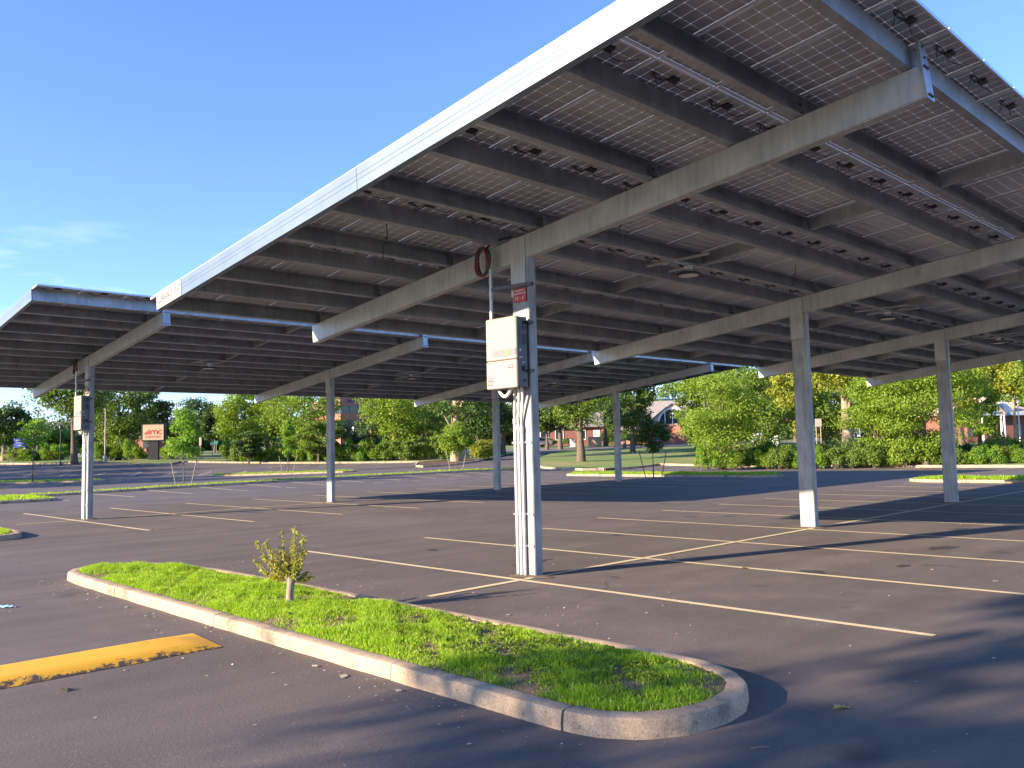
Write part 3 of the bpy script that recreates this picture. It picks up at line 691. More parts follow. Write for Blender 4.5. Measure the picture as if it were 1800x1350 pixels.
    for r in range(-3, 3):
        for i in range(NX):
            p = Mx @ Vector((X0+(i+.5)*PW, (r+.5)*ROWP, BH+PH+.001))
            o = link('solar_panel', panel, root, p, deck_rot)
            ca = link('cell_array', cells, o); ca['kind'] = 'stuff'
            link('junction_box', jbox, o, (random.uniform(-.02, .02), -hy+.17, .003))
            link('panel_cable', random.choice(cabs), o, (0, -hy+.17, .002)); link('panel_lead', random.choice(leads), o, (0, -hy+.17, .002))
    # hung wires
    for x, y, l in ((-1.55, 1.0, .5), (1.3, -.9, .35), (6.6, -.9, .4)):
        mb = MB(); pts = [(0, 0, 0), (.01, .0, -l*.3), (.0, .02, -l*.5), (-.04, .03, -l*.62), (-.05, .03, -l)]
        mb.tube(pts, .006, 5); mb.obj('hung_wire', M['black'], root, Mx @ Vector((x, y, BH+PH)))
    return root
canA = make_canopy(); tag(canA, 'near galvanized steel solar canopy over the stalls beside the grass island', 'solar canopy')
canB = copy_tree(canA); canB.location = (-.04, 18.23, 0)
tag(canB, 'far galvanized steel solar canopy over the second row of stalls', 'solar canopy')

M['dirt'] = mat('dirt', (0.16, 0.11, 0.075), (0.10, 0.075, 0.055), 30, .95, bump=.8, bscale=90)
for y0 in (0, 18.23):
    for i in range(4):
        rr = random.Random(i+int(y0)); n = 22; ring = []
        for q in range(n):
            a = 2*math.pi*q/n; f = 1+.22*math.sin(3*a+i)+rr.uniform(-.12, .12); ring.append((i*8.23+.07+(.17+.05)*f*math.cos(a), y0+(.26+.05)*f*math.sin(a), .006))
        vs = ring+[(i*8.23+.08+(x_-i*8.23-.08)*.55, y0+(y_-y0)*.62, .02+rr.uniform(0, .012)) for x_, y_, _ in ring]
        MB().add(vs, [(q, (q+1) % n, n+(q+1) % n, n+q) for q in range(n)]+[tuple(range(n, 2*n))], 0, True).obj('dirt_patch', M['dirt'], lot_o)
# ------------------------------------------------------------------ text
def text_mesh(s, size, mt, align='CENTER', ext=0.0, sx=1.0):
    cu = bpy.data.curves.new('t', 'FONT'); cu.body = s; cu.size = size; cu.align_x = align; cu.align_y = 'CENTER'; cu.extrude = ext; cu.resolution_u = 3
    o = bpy.data.objects.new('t', cu); COL.objects.link(o); bpy.context.view_layer.update()
    me = bpy.data.meshes.new_from_object(o.evaluated_get(bpy.context.evaluated_depsgraph_get()))
    bpy.data.objects.remove(o); bpy.data.curves.remove(cu); me.materials.clear(); me.materials.append(mt)
    if sx != 1: me.transform(Matrix.Diagonal((sx, 1, 1, 1)))
    return me
M['white'] = mat('white_paint', (0.78, 0.77, 0.74), (0.70, 0.69, 0.66), 3, 0.5)
M['red'] = mat('red_print', (0.42, 0.016, 0.022), (0.36, 0.016, 0.022), 3, 0.45)
M['grey_print'] = mat('grey_print', (0.05, 0.045, 0.045), (0.04, 0.04, 0.04), 3, 0.5)
M['pink_print'] = mat('pink_line_print', (0.25, 0.07, 0.065), (0.22, 0.06, 0.06), 3, 0.5)
# red clearance sign on the column faces
FACE = Matrix(((0, 0, -1, 0), (-1, 0, 0, 0), (0, 1, 0, 0), (0, 0, 0, 1)))       # text plane that faces -X, reads left (+Y) to right (-Y)
def clearance(parent_loc, label):
    r = empty('clearance_sign', parent_loc); tag(r, label, 'sign', 'red clearance signs')
    mb = MB(); mb.box(-.003, .003, -.125, .125, -.10, .10); mb.obj('sign_plate', M['red'], r)
    for s, z, sz in (('MAXIMUM', .062, .042), ('CLEARANCE', .02, .042), ("10' - 6\"", -.048, .068)):
        me = text_mesh(s, sz, M['white']); o = link('lettering', me, r); o.matrix_local = Matrix.Translation((-.0045, 0, z)) @ FACE
    return r
clearance((-.019, -.012, 3.96), 'red clearance sign on the near canopy column above the white inverter')
clearance((-.059, 18.22, 3.78), 'red clearance sign on the far canopy column behind the inverter')
# white clearance sign on the fascia
r = empty('clearance_banner'); tag(r, 'white clearance sign with thin red border on the end of the near canopy', 'sign')
r.matrix_world = Matrix.Translation((0, 0, ZB)) @ Matrix.Rotation(-SLOPE, 4, 'X') @ Matrix.Translation((X0-.016, 5.11, BH+.135))
mb = MB(); M['dull_white'] = mat('dull_white', (0.34, 0.32, 0.30), (0.31, 0.29, 0.275), 3, 0.6)
mb.box(-.003, .003, -.49, .49, -.14, .14); mb.obj('sign_plate', M['dull_white'], r)
mb = MB()
for a, b_, c_, d_ in ((-.47, .47, .118, .124), (-.47, .47, -.124, -.118), (-.47, -.464, -.124, .124), (.464, .47, -.124, .124)): mb.box(-.0045, -.0035, a, b_, c_, d_)
mb.obj('border_line', M['pink_print'], r)
o = link('lettering', text_mesh("CLEARANCE 10'-6\"", .165, M['grey_print'], sx=.66), r); o.matrix_local = Matrix.Translation((-.0055, 0, 0)) @ FACE

# ------------------------------------------------------------------ inverters, conduits, coils
M['inv_front'] = mat('inverter_front', (0.27, 0.245, 0.20), (0.255, 0.23, 0.19), 1.5, 0.5)
M['inv_body'] = mat('inverter_body', (0.10, 0.105, 0.12), (0.08, 0.085, 0.095), 5, 0.5)
M['grey_panel'] = mat('grey_panel', (0.16, 0.155, 0.165), (0.14, 0.135, 0.145), 5, 0.4)
M['display'] = mat('display_green', (0.16, 0.24, 0.10), (0.14, 0.21, 0.09), 5, 0.3)
M['conduit'] = galv('conduit_steel', (0.58, 0.58, 0.57), (0.48, 0.48, 0.48), 0.4, 0.5, 0.2)
M['pvc'] = mat('grey_pvc', (0.55, 0.51, 0.45), (0.48, 0.45, 0.40), 4, 0.5)
M['cable_red'] = mat('red_cable', (0.26, 0.02, 0.03), (0.19, 0.015, 0.02), 20, 0.5)
M['cable_green'] = mat('green_cable', (0.015, 0.06, 0.035), (0.01, 0.04, 0.025), 20, 0.5)
def inverter(y, label):
    r = empty('inverter', (-.05, y, 2.62)); tag(r, label, 'inverter', 'inverters on the first column of each canopy')
    HY = .31; hh = 1.0; x1, x0 = 0, -.26
    mb = MB(); mb.box(x0+.03, x1-.03, -HY+.012, HY-.012, .01, hh-.01, bev=.01); mb.obj('body', M['inv_body'], r)
    mb = MB(); mb.box(x0, x0+.04, -HY, HY, .40, hh, bev=.012); o = mb.obj('upper_cover', M['inv_front'], r)
    mb = MB(); mb.box(x0-.003, x0+.04, -HY, HY, 0, .392, bev=.012); o2 = mb.obj('lower_cover', M['inv_front'], r)
    mb = MB(); mb.box(x0-.004, x0+.002, -HY+.01, .17, .45, .545); pnl = mb.obj('control_strip', M['grey_panel'], o)
    mb = MB(); mb.box(x0-.007, x0-.003, -.17, -.07, .46, .54); mb.obj('display', M['display'], pnl)
    for yy, zz in ((-.19, .30), (.22, .135), (.22, .075)):
        mb = MB(); mb.box(x0-.006, x0-.0028, yy-.048, yy+.048, zz-.024, zz+.024); lab = mb.obj('warning_label', M['red'], o2)
        mb = MB(); mb.box(x0-.0075, x0-.0058, yy-.036, yy+.036, zz+.004, zz+.012); mb.box(x0-.0075, x0-.0058, yy-.036, yy+.02, zz-.010, zz-.004); mb.obj('print_line', M['white'], lab)
    mb = MB()                                        # details on the side that faces the lot
    ys = -HY+.010
    mb.box(-.12, -.05, ys-.004, ys+.004, .60, .76); mb.box(-.12, -.05, ys-.004, ys+.004, .80, .93)
    for q in range(6): mb.box(-.20, -.15, ys-.003, ys+.003, .62+q*.045, .635+q*.045)
    mb.obj('vent_panel', M['black'], r)
    mb = MB(); mb.tube([(-.10, ys+.01, .27), (-.10, ys-.03, .27)], .038, 12); mb.obj('rotary_switch', M['black'], r)
    mb = MB(); mb.tube([(-.09, ys+.01, .10), (-.09, ys-.012, .10)], .018, 10); mb.obj('cable_gland', M['black'], r)
    mb = MB(); mb.box(-.19, -.165, ys-.004, ys+.002, .505, .54); mb.box(-.20, -.13, ys-.004, ys+.002, .415, .425); mb.box(-.13, -.105, ys-.004, ys+.002, .345, .357); mb.obj('white_label', M['white'], r)
    mb = MB()
    for zz in (.24, .92): mb.box(-.06, .045, -HY-.05, HY*.6, zz-.02, zz+.02)
    mb.box(-.03, -.005, -.26, -.22, .0, 1.0); mb.obj('mounting_rail', M['bolt'], r)
    mb = MB(); pts = [(-.14, .19-.26*u, -.005-.10*math.sin(math.pi*u)) for u in [q/10 for q in range(11)]]; pts[0] = (-.14, .19, .02); pts[-1] = (-.14, -.07, .02)
    mb.tube(pts, .026, 10); mb.obj('elbow_conduit', M['pvc'], r)
    return r
inverter(.10, 'cream fronted inverter box on the near canopy column')
inverter(18.20, 'cream fronted inverter box on the far canopy column')
def conduits(y, dx, label):
    r = empty('conduit_run', (dx, y, 0)); tag(r, label, 'conduit', 'conduits on the inverter columns')
    for q, (yy, zt) in enumerate(((.135, 2.18), (.065, 2.10), (-.005, 2.06))):
        mb = MB(); mb.tube([(-.034, yy, -.02), (-.034, yy, zt)], .026, 10); mb.obj('conduit', M['conduit'], r)
        mb = MB(); mb.tube([(-.034, yy, zt-.05), (-.034, yy, zt+.02)], .032, 10); mb.obj('coupling', M['conduit'], r)
        mb = MB(); y2 = (.06, -.03, -.10)[q]
        mb.tube([(-.034, yy, zt), (-.04, yy, zt+.12), (-.06, (yy+y2)/2, zt+.3), (-.1, y2, zt+.48), (-.13, y2, 2.66)], .021, 10); mb.obj('flexible_conduit', M['pvc'], r)
    for zz in (.42, .86, 1.86):
        mb = MB(); mb.box(-.012, -.001, -.155, .16, zz-.018, zz+.018)
        for yy in (.135, .065, -.005): mb.box(-.066, -.004, yy-.036, yy-.029, zz-.012, zz+.012); mb.box(-.066, -.004, yy+.029, yy+.036, zz-.012, zz+.012)
        mb.tube([(-.02, -.08, zz+.015), (-.02, -.12, zz+.015)], .006, 6); mb.obj('strut_clamp', M['conduit'], r)
    return r
conduits(0, 0, 'three steel conduits strapped up the near inverter column'); conduits(18.23, -.04, 'three steel conduits strapped up the far inverter column')
def riser(y, dx, label):
    r = empty('conduit_riser', (dx, y, 0)); tag(r, label, 'conduit', 'conduit risers above the inverters')
    mb = MB(); mb.tube([(-.17, .43, 3.55), (-.17, .43, 4.38)], .026, 10); mb.tube([(-.17, .43, 3.98), (-.17, .43, 4.05)], .033, 10); mb.obj('riser_pipe', M['conduit'], r)
    mb = MB(); Mr = Matrix.Rotation(R_(11), 4, 'Z')
    mb.box(-.022, .022, -.28, .52, 4.06, 4.075, M=Mr); mb.box(-.022, -.016, -.28, .52, 4.075, 4.11, M=Mr); mb.box(.016, .022, -.28, .52, 4.075, 4.11, M=Mr)
    mb.obj('strut_channel', M['bolt'], r, (-.08, 0, 0))
    return r
riser(0, 0, 'steel conduit riser and strut bar above the near inverter'); riser(18.23, -.04, 'steel conduit riser and strut bar above the far inverter')
def coil(y, dx, label):
    r = empty('cable_coil', (dx, y, 0)); tag(r, label, 'cable coil', 'cable coils above the inverters')
    rr = random.Random(3); o_ = None
    for q, mt in enumerate(('cable_red', 'cable_red', 'cable_red', 'black', 'cable_green', 'cable_red', 'cable_red', 'cable_red', 'cable_green')):
        mb = MB(); a0 = rr.uniform(0, 6); ry = .10+.04*rr.random(); rz = .19+.035*rr.random(); cy_ = .62+rr.uniform(-.03, .03)
        if mt == 'cable_green': ry += .03; cy_ -= .03
        pts = [(-.13+.012*math.sin(a*2+q)-.015*q*.3, cy_+ry*math.cos(a), 4.53+rz*math.sin(a)) for a in [t_/22*2*math.pi*1.0+a0 for t_ in range(23)]]
        mb.tube(pts, .011, 6); mb.obj('cable_loop', M[mt], r)
    mb = MB(); mb.tube([(-.17, .43, 4.33), (-.15, .47, 4.36), (-.13, .56, 4.37)], .02, 6); mb.tube([(-.13, .56, 4.72), (-.08, .50, 4.79), (.0, .40, 4.84), (.06, .2, 4.86)], .016, 6); mb.obj('cable_tail', M['black'], r)
    return r
coil(0, 0, 'red and green cable coil hung on the near beam'); coil(18.23, -.04, 'red and green cable coil hung on the far beam')

# canopy lights
M['lamp_lens'] = mat('lamp_lens', (0.6, 0.58, 0.52), (0.55, 0.53, 0.48), 4, 0.3)
def deck(y0, x, y, z): v = Matrix.Translation((0, y0, ZB)) @ Matrix.Rotation(-SLOPE, 4, 'X') @ Vector((x, y, z)); return v
def canopy_light(y0, x, y, label):
    p = deck(y0, x, y, BH-.22); r = empty('canopy_light', p); tag(r, label, 'light', 'round lights under the canopies')
    mb = MB(); n = 18; rad = [.02, .19, .21, .21, .17]; zz = [.035, .03, .015, -.004, -.012]
    vs = []; 
    for q in range(5):
        for i in range(n): a = 2*math.pi*i/n; vs.append((rad[q]*math.cos(a), rad[q]*math.sin(a), zz[q]))
    fs = [(q*n+i, q*n+(i+1) % n, (q+1)*n+(i+1) % n, (q+1)*n+i) for q in range(4) for i in range(n)]+[tuple(range(n))]
    mb.add(vs, fs, 0, True); h = mb.obj('housing', M['black'], r)
    mb = MB(); mb.tube([(0, 0, -.0125), (0, 0, -.016)], .165, 18); mb.obj('lens', M['lamp_lens'], r)
    mb = MB(); mb.box(-.05, .05, -.06, .06, .09, .16, bev=.01); mb.tube([(0, 0, .02), (0, 0, .10)], .015, 8); mb.obj('driver_box', M['white'], r)
    mb = MB()
    for s in (-1, 1): mb.box(s*.33-.02, s*.33+.02, -.62, .62, .19, .225)
    mb.box(-.35, .35, -.02, .02, .155, .19); mb.obj('support_strut', M['galv_beam'], r)
    mb = MB(); mb.tube([(-.04, 0, .15), (-.10, .02, .22), (-.16, .03, .2), (-.2, .04, .23)], .008, 6); mb.obj('supply_cable', M['black'], r)
    return r
for i, nm in enumerate(('first', 'second', 'third')):
    canopy_light(0, 3.6+i*8.23, -.45, 'black round light under the %s bay of the near canopy counted from the inverter' % nm)
    canopy_light(18.23, 3.6+i*8.23, -.2, 'black round light under the %s bay of the far canopy counted from the inverter' % nm)

M['oil'] = mat('oil_stain', (0.035, 0.03, 0.028), (0.06, 0.05, 0.045), 12, .5)
for q, (ox, oy, rx_, ry_) in enumerate(((1.05, .95, .42, .10), (2.6, -2.9, .16, .22), (5.1, 2.4, .2, .14), (6.3, -3.3, .28, .16), (4.2, 16.2, .2, .3), (9.9, 2.9, .25, .14), (9.4, -2.6, .3, .18), (1.2, 3.6, .1, .14), (3.9, -3.6, .12, .09), (12.4, 2.2, .24, .2))):
    rr = random.Random(q); n = 26; vs = []
    for i in range(n):
        a = 2*math.pi*i/n; f = 1+.25*math.sin(2*a+q)+.18*math.sin(5*a+q*2)+rr.uniform(-.12, .12); vs.append((ox+rx_*f*math.cos(a), oy+ry_*f*math.sin(a), .003))
    MB().add(vs, [tuple(range(n))]).obj('oil_stain', M['oil'], lot_o)
# ------------------------------------------------------------------ speed hump, litter
mb = MB(); ys_ = np.linspace(-.80, .03, 13); rows = []
xs_ = [-14.0, -11, -9, -7.5, -6.5, -5.6, -5.1, -4.93, -4.78]
for xi, x in enumerate(xs_):
    e = 1.0 if x < -5.0 else (0.55 if x < -4.9 else 0.06)
    for j, y in enumerate(ys_):
        u = (y+.80)/.83; hgt = .055*e*min(1, u/.16, (1-u)/.34)**.7 if 0 < u < 1 else 0
        yy = y-.05*(x+4.78)/6*0
        mb.v.append((x+(.07*(u-.5) if xi == len(xs_)-1 else 0), yy+.012*math.sin(x*7+j)*(j in (0, 12)), .004+hgt))
nY = len(ys_)
for i in range(len(xs_)-1):
    for j in range(nY-1): mb.f.append((i*nY+j, (i+1)*nY+j, (i+1)*nY+j+1, i*nY+j+1)); mb.m.append(0); mb.s.append(True)
o = mb.obj('speed_hump', M['yellow']); tag(o, 'low yellow painted speed hump running up to the grass island', 'speed hump')
# blue face mask
M['mask'] = mat('mask_blue', (0.30, 0.52, 0.66), (0.38, 0.58, 0.70), 20, 0.7)
vs = []; nu, nv = 8, 5
for i in range(nu):
    for j in range(nv):
        u = i/(nu-1)-.5; v = j/(nv-1)-.5; w = (.5+.5*math.cos(u*2.4))
        vs.append((u*.17, v*.095*w, .008+.018*math.cos(v*3)*w+.006*math.sin(u*14)))
fs = [(i*nv+j, (i+1)*nv+j, (i+1)*nv+j+1, i*nv+j+1) for i in range(nu-1) for j in range(nv-1)]
mp_ = empty('face_mask', (-5.62, 3.32, .006), R_(-35)); tag(mp_, 'crumpled pale blue face mask lying on the asphalt', 'face mask')
MB().add(vs, fs, 0, True).obj('mask_cloth', M['mask'], mp_)
mb = MB()
for s in (-1, 1): mb.tube([(s*.084, .02, .006), (s*.12, .035, .004), (s*.135, 0, .004), (s*.12, -.03, .004), (s*.084, -.02, .006)], .0016, 4)
mb.obj('ear_loop', M['white'], mp_)
# single fallen oak leaves and a twig
M['fallen'] = leaf_mat('fallen_leaf', (0.30, 0.30, 0.06), (0.40, 0.36, 0.10), .2, .7); M['fallen_dry'] = leaf_mat('dry_leaf', (0.20, 0.15, 0.09), (0.28, 0.21, 0.13), .2, .8)
def oak_leaf(px, py, rot, mt, label, s=1.0):
    d = ray(px, py); t = -CAMZ/d.z; x, y = CAMX+d.x*t, CAMY+d.y*t
    out = [(0, -.075), (.006, -.045), (.03, -.04), (.012, -.02), (.042, 0), (.016, .012), (.034, .04), (.012, .04), (0, .07)]
    ring = out+[(-u, v) for u, v in out[-2:0:-1]]; vs = [(u*s, v*s, .004+abs(u)*.45*s+.008*s*math.sin(v*40)) for u, v in ring]; n_ = len(vs); vs.append((0, 0, .004))
    o = MB().add(vs, [(q, (q+1) % n_, n_) for q in range(n_)]).obj('fallen_leaf', M[mt], None, (x, y, .006), (0, 0, rot)); tag(o, label, 'leaf'); return o
oak_leaf(1480, 1247, 1.2, 'fallen', 'yellow green oak leaf lying beside the rounded end of the grass island', 1.1)
oak_leaf(112, 1214, 2.6, 'fallen_dry', 'curled dry leaf lying in front of the speed hump', 1.0)
oak_leaf(365, 1103, .4, 'fallen_dry', 'small dry leaf lying between the hump and the kerb', .7)
oak_leaf(1180, 980, 1.9, 'fallen_dry', 'pale dry leaf lying on the stall line beside the near column', .9)
oak_leaf(1310, 1000, .9, 'fallen_dry', 'dry leaf lying in the stall beside the column shadow', .9)
d = ray(1335, 1318); t = -CAMZ/d.z
tag(MB().tube([(-.05, 0, .006), (0, .006, .01), (.06, -.004, .006)], [.004, .0035, .002], 5).obj('twig', M['stake'], None, (CAMX+d.x*t, CAMY+d.y*t, .005), (0, 0, -.6)), 'short pale twig on the shaded asphalt in front of the grass island', 'twig')
# fallen leaves and chips on the asphalt
M['chip'] = leaf_mat('chip', (0.30, 0.24, 0.17), (0.55, 0.48, 0.38), 0.1, 0.8)
n = 1500
q = np.stack([RNG.uniform(-9, 28, n), RNG.uniform(-7.5, 24, n)], -1)
q = np.concatenate([q, np.stack([RNG.normal(-2.0, .5, 260), RNG.uniform(-4, 6, 260)], -1), np.stack([-4.55+RNG.exponential(.16, 240)*-1, RNG.uniform(-5, 5.5, 240)], -1)])
def in_isl(p): return inside(p, ISL) or inside((p[0], p[1]-18.6), ISL)
q = np.array([p for p in q if not in_isl(p) and not (p[0] < -4.7 and -.9 < p[1] < .1)])
n = len(q); a = RNG.uniform(0, 6.28, n); s = RNG.exponential(.007, n)+.004; s2 = s*RNG.uniform(.25, .8, n); z = RNG.uniform(.006, .016, n)
V = np.zeros((n, 4, 3))
for i_, (u, v) in enumerate(((-1, 0), (0, -1), (1, 0), (0, 1))):
    V[:, i_, 0] = q[:, 0]+np.cos(a)*u*s-np.sin(a)*v*s2; V[:, i_, 1] = q[:, 1]+np.sin(a)*u*s+np.cos(a)*v*s2
    V[:, i_, 2] = z+(u == 0)*RNG.uniform(-.004, .008, n)
Ff = (np.arange(n)[:, None]*4+np.array([0, 1, 2, 3]))
o = link('leaf_litter', fast_mesh('leaf_litter', V.reshape(-1, 3), Ff, [M['chip']])); tag(o, 'small pale chips and dry leaf bits strewn on the asphalt', 'litter', kind='stuff')
# ------------------------------------------------------------------ vegetation
def leaves_mesh(name, C, Rr, npc, leaf, mt, rng, asp=0.55, up=0.35, shell=0.5, droop=0.0, seedscale=None):
    """leaf-shaped folded quads spread through clumps with centres C and radii Rr"""
    nc = len(C); idx = np.repeat(np.arange(nc), npc); n = len(idx)
    d = rng.normal(size=(n, 3)); d /= np.linalg.norm(d, axis=1, keepdims=True)
    rad = shell+(1-shell)*rng.uniform(0, 1, n)**.6
    rad *= rng.uniform(.75, 1.12, n)
    p = C[idx]+d*Rr[idx]*rad[:, None]
    nor = d*.7+rng.normal(size=(n, 3))*.55+np.array([0, 0, up]); nor /= np.linalg.norm(nor, axis=1, keepdims=True)
    t = rng.normal(size=(n, 3))+d*.4-np.array([0, 0, droop]); t -= nor*(t*nor).sum(1, keepdims=True); t /= np.linalg.norm(t, axis=1, keepdims=True)
    b = np.cross(nor, t); ln = leaf*rng.uniform(.6, 1.35, n)[:, None]; wd = ln*asp
    V = np.zeros((n, 4, 3))
    V[:, 0] = p-t*ln*.5; V[:, 1] = p+b*wd*.5+nor*wd*.18-t*ln*.05; V[:, 2] = p+t*ln*.5-nor*ln*.10; V[:, 3] = p-b*wd*.5+nor*wd*.18-t*ln*.05
    base = np.arange(n)[:, None]*4
    F = np.concatenate([base+np.array([0, 1, 2]), base+np.array([0, 2, 3])], 1).reshape(-1, 3)
    return fast_mesh(name, V.reshape(-1, 3), F, [mt])
def clumps_in(rng, n, cx, rx, ry, rz, rc, style='round'):
    d = rng.normal(size=(n, 3)); d /= np.linalg.norm(d, axis=1, keepdims=True); u = rng.uniform(.25, 1, n)**.5
    C = d*u[:, None]
    if style == 'cone':
        h = rng.uniform(-1, 1, n); a = rng.uniform(0, 2*np.pi, n); r = np.sqrt(rng.uniform(.1, 1, n))*(1-(h+1)/2*.8)
        C = np.stack([np.cos(a)*r, np.sin(a)*r, h], -1)
    C = C*np.array([rx, ry, rz])+np.array(cx)
    R = rc*rng.uniform(.65, 1.25, n)[:, None]*np.ones((n, 3))
    if style == 'tiers': R = R*np.array([1.25, 1.25, .42])
    else: R = R*np.array([1.1, 1.1, .78])
    return C, R
TREES = []
def tree(px, depth, ztop, width, zlow, mt, leaf=.28, ncl=46, npc=190, tr=.22, style='round', label='', name='tree', cat='tree', group=None, seed=0, bark='bark', lean=0.0, rc=None, xy=None, limbs=9, dy=1.0, shell=.5, asp=.55, ivy=None, trunk=True):
    x, y = xy if xy else at(px, depth); z0 = H(x, y)+.10; rng = np.random.default_rng(1000+seed+int(px if px else 0)); rd = random.Random(seed+int(px or 0))
    r = empty(name, (x, y, z0)); tag(r, label, cat, group)
    hz = ztop-z0; lo = max(.2, zlow-z0); rz = (hz-lo)/2; cz = (hz+lo)/2
    rc = rc or width*.15
    C, R = clumps_in(rng, ncl, (lean, 0, cz), width/2-rc*.6, (width/2-rc*.6)*dy, rz-rc*.5, rc, style)
    me = leaves_mesh('crown', C, R, npc, leaf, M[mt], rng, asp=asp, shell=shell)
    link('crown', me, r)
    if trunk:
        mb = MB(); ht = lo+(hz-lo)*.72
        pts = []; rs = []
        for q in range(9):
            u = q/8; pts.append((lean*u+rd.uniform(-.05, .05)*tr*4*u, rd.uniform(-.05, .05)*tr*4*u, -.2+u*(ht+.2))); rs.append(tr*(1.35 if q == 0 else (1.12 if q == 1 else 1-.75*u)))
        mb.tube(pts, rs, 10); mb.obj('trunk', M[bark], r)
        order = rng.permutation(ncl)[:limbs]
        for j in order:
            c = C[j]; u = max(.25, min(.9, (c[2]-rz*.6)/ht)); q = u*8; i0 = int(q); a = Vector(pts[i0]).lerp(Vector(pts[min(8, i0+1)]), q-i0)
            mid = a.lerp(Vector(c), .55)+Vector((0, 0, rd.uniform(-.2, .3)*rc))
            l = MB(); l.tube([a, mid, Vector(c)], [tr*.42*(1-.5*u), tr*.26*(1-.4*u), tr*.08], 6); l.obj('limb', M[bark], r)
    return r
# right hand side, beyond the kerb
tree(1268, 60, 8.2, 6.6, -.3, 'leaf_bright', .16, 66, 360, .17, 'tiers', 'tiered yellow green tree standing right behind the kerb with low branches', seed=1, rc=1.15)
tree(1345, 80, 12, 8, 1.2, 'leaf_mid', .26, 50, 220, .25, label='rounded mid green tree behind the tiered tree', seed=2)
tree(1225, 96, 10.2, 5, 1.0, 'leaf_mid', .28, 40, 200, .22, label='green tree beside the arched window building', seed=3)
tree(1292, 92, 12.5, 8, 4, 'leaf_bright', .30, 44, 200, .25, label='tall light green tree far behind the tiered tree', seed=33)
tree(1405, 74, 9.8, 5.2, 4.4, 'leaf_yellow', .26, 36, 200, .2, label='sunlit yellow tree crown beside the second column of the near canopy', seed=4)
tree(1418, 76, 4.2, 2.6, 1.9, 'leaf_yellow', .2, 16, 200, .1, 'tiers', 'small yellowish pine clump behind the hedge', seed=5)
tree(1492, 68, 11.5, 8.5, 5.0, 'leaf_yellow', .27, 48, 210, .48, label='large sycamore with pale orange lit trunk', seed=6, bark='bark_pale', lean=-.7, limbs=12)
tree(1450, 82, 8.0, 7.0, .6, 'leaf_mid', .26, 36, 200, .2, label='mid green tree behind the white board sign', seed=7)
tree(1545, 58, 7.4, 5.2, -.2, 'leaf_bright', .155, 50, 360, .16, 'tiers', 'bushy green tree left of the dense maple', seed=81, rc=1.0)
tree(1625, 55.5, 9.2, 8.2, -.3, 'leaf_bright', .155, 80, 400, .2, 'tiers', 'dense bright green maple with boughs down to the kerb', seed=8, rc=1.25)
tree(1690, 80, 12.5, 8, 4.0, 'leaf_yellow', .27, 42, 210, .25, label='yellow green tree whose crown hangs before the blue gabled house', seed=9)
tree(1786, 78, 12.0, 8, 4.9, 'leaf_yellow', .27, 50, 220, .16, label='yellow green tree with thin pale trunk beside the blue gabled house', seed=10, bark='bark_pale')
tree(1870, 70, 11.0, 8, 3.0, 'leaf_bright', .27, 44, 210, .25, label='green tree past the blue gabled house', seed=11)
tree(1560, 100, 15, 12, 1, 'leaf_mid', .33, 44, 200, .3, label='tall green tree rising far behind the sycamore', seed=12)
tree(1660, 105, 15.5, 12, 3.5, 'leaf_yellow', .33, 44, 200, .3, label='tall sunlit tree rising far behind the dense maple', seed=13)
tree(1400, 108, 14.5, 10, .8, 'leaf_mid', .33, 44, 200, .3, label='tall shaded tree standing behind the parked white trailer', seed=14)
# oak and its neighbours
tree(1021, 75, 11.8, 9.4, 3.0, 'leaf_mid', .24, 64, 230, .34, label='broad oak with thick dark trunk on the grass by the storm drain', seed=15, limbs=14)
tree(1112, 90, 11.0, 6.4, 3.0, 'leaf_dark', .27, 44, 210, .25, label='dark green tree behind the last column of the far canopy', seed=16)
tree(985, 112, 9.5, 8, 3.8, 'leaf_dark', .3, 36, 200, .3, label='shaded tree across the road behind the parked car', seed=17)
tree(1065, 118, 12.0, 9, 4.2, 'leaf_mid', .32, 36, 200, .3, label='green tree in front of the low brick house', seed=18)
tree(1190, 145, 13, 12, 4, 'leaf_mid', .38, 36, 190, .3, label='distant green tree behind the arched window building', seed=181)
tree(962, 112, 8.5, 5.5, 2.6, 'leaf_mid', .3, 30, 190, .22, label='green tree beside the parked car', seed=171)
tree(1098, 110, 9.0, 5.5, 2.0, 'leaf_dark', .3, 32, 190, .2, label='dark tree at the right end of the low brick house', seed=172)
tree(1722, 84, 8.5, 4.6, .6, 'leaf_bright', .25, 34, 200, .16, label='light green tree hiding the left end of the blue gabled house', seed=173)
# centre
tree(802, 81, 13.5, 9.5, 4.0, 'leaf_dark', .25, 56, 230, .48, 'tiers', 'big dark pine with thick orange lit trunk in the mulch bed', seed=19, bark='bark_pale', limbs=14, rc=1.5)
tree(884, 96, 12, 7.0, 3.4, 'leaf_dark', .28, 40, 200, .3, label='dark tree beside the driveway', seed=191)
tree(692, 90, 12.5, 8.4, 1.2, 'leaf_bright', .25, 56, 230, .17, label='bright green oak in front of the brick office block', seed=20, bark='bark_pale')
tree(655, 92, 6.3, 4.6, .2, 'leaf_blue', .23, 30, 210, .15, label='blue green small tree below the bright oak', seed=21)
tree(745, 97, 12.5, 6.5, 1.0, 'leaf_mid', .28, 36, 200, .14, label='slender green tree between the bright oak and the pine', seed=22, bark='bark_pale')
tree(715, 86.5, 3.9, 3.4, .9, 'leaf_mid', .2, 24, 200, .08, 'tiers', 'low layered green tree among the shrubs by the far kerb', seed=221)
tree(600, 92, 5.0, 4.6, .2, 'leaf_blue', .24, 28, 200, .15, label='small dark green tree beside the office block corner', seed=222)
tree(535, 94, 11.0, 10.0, 1.4, 'leaf_bright', .25, 60, 230, .3, label='wide spreading tree with bare lower limbs left of the office block', seed=23, limbs=18)
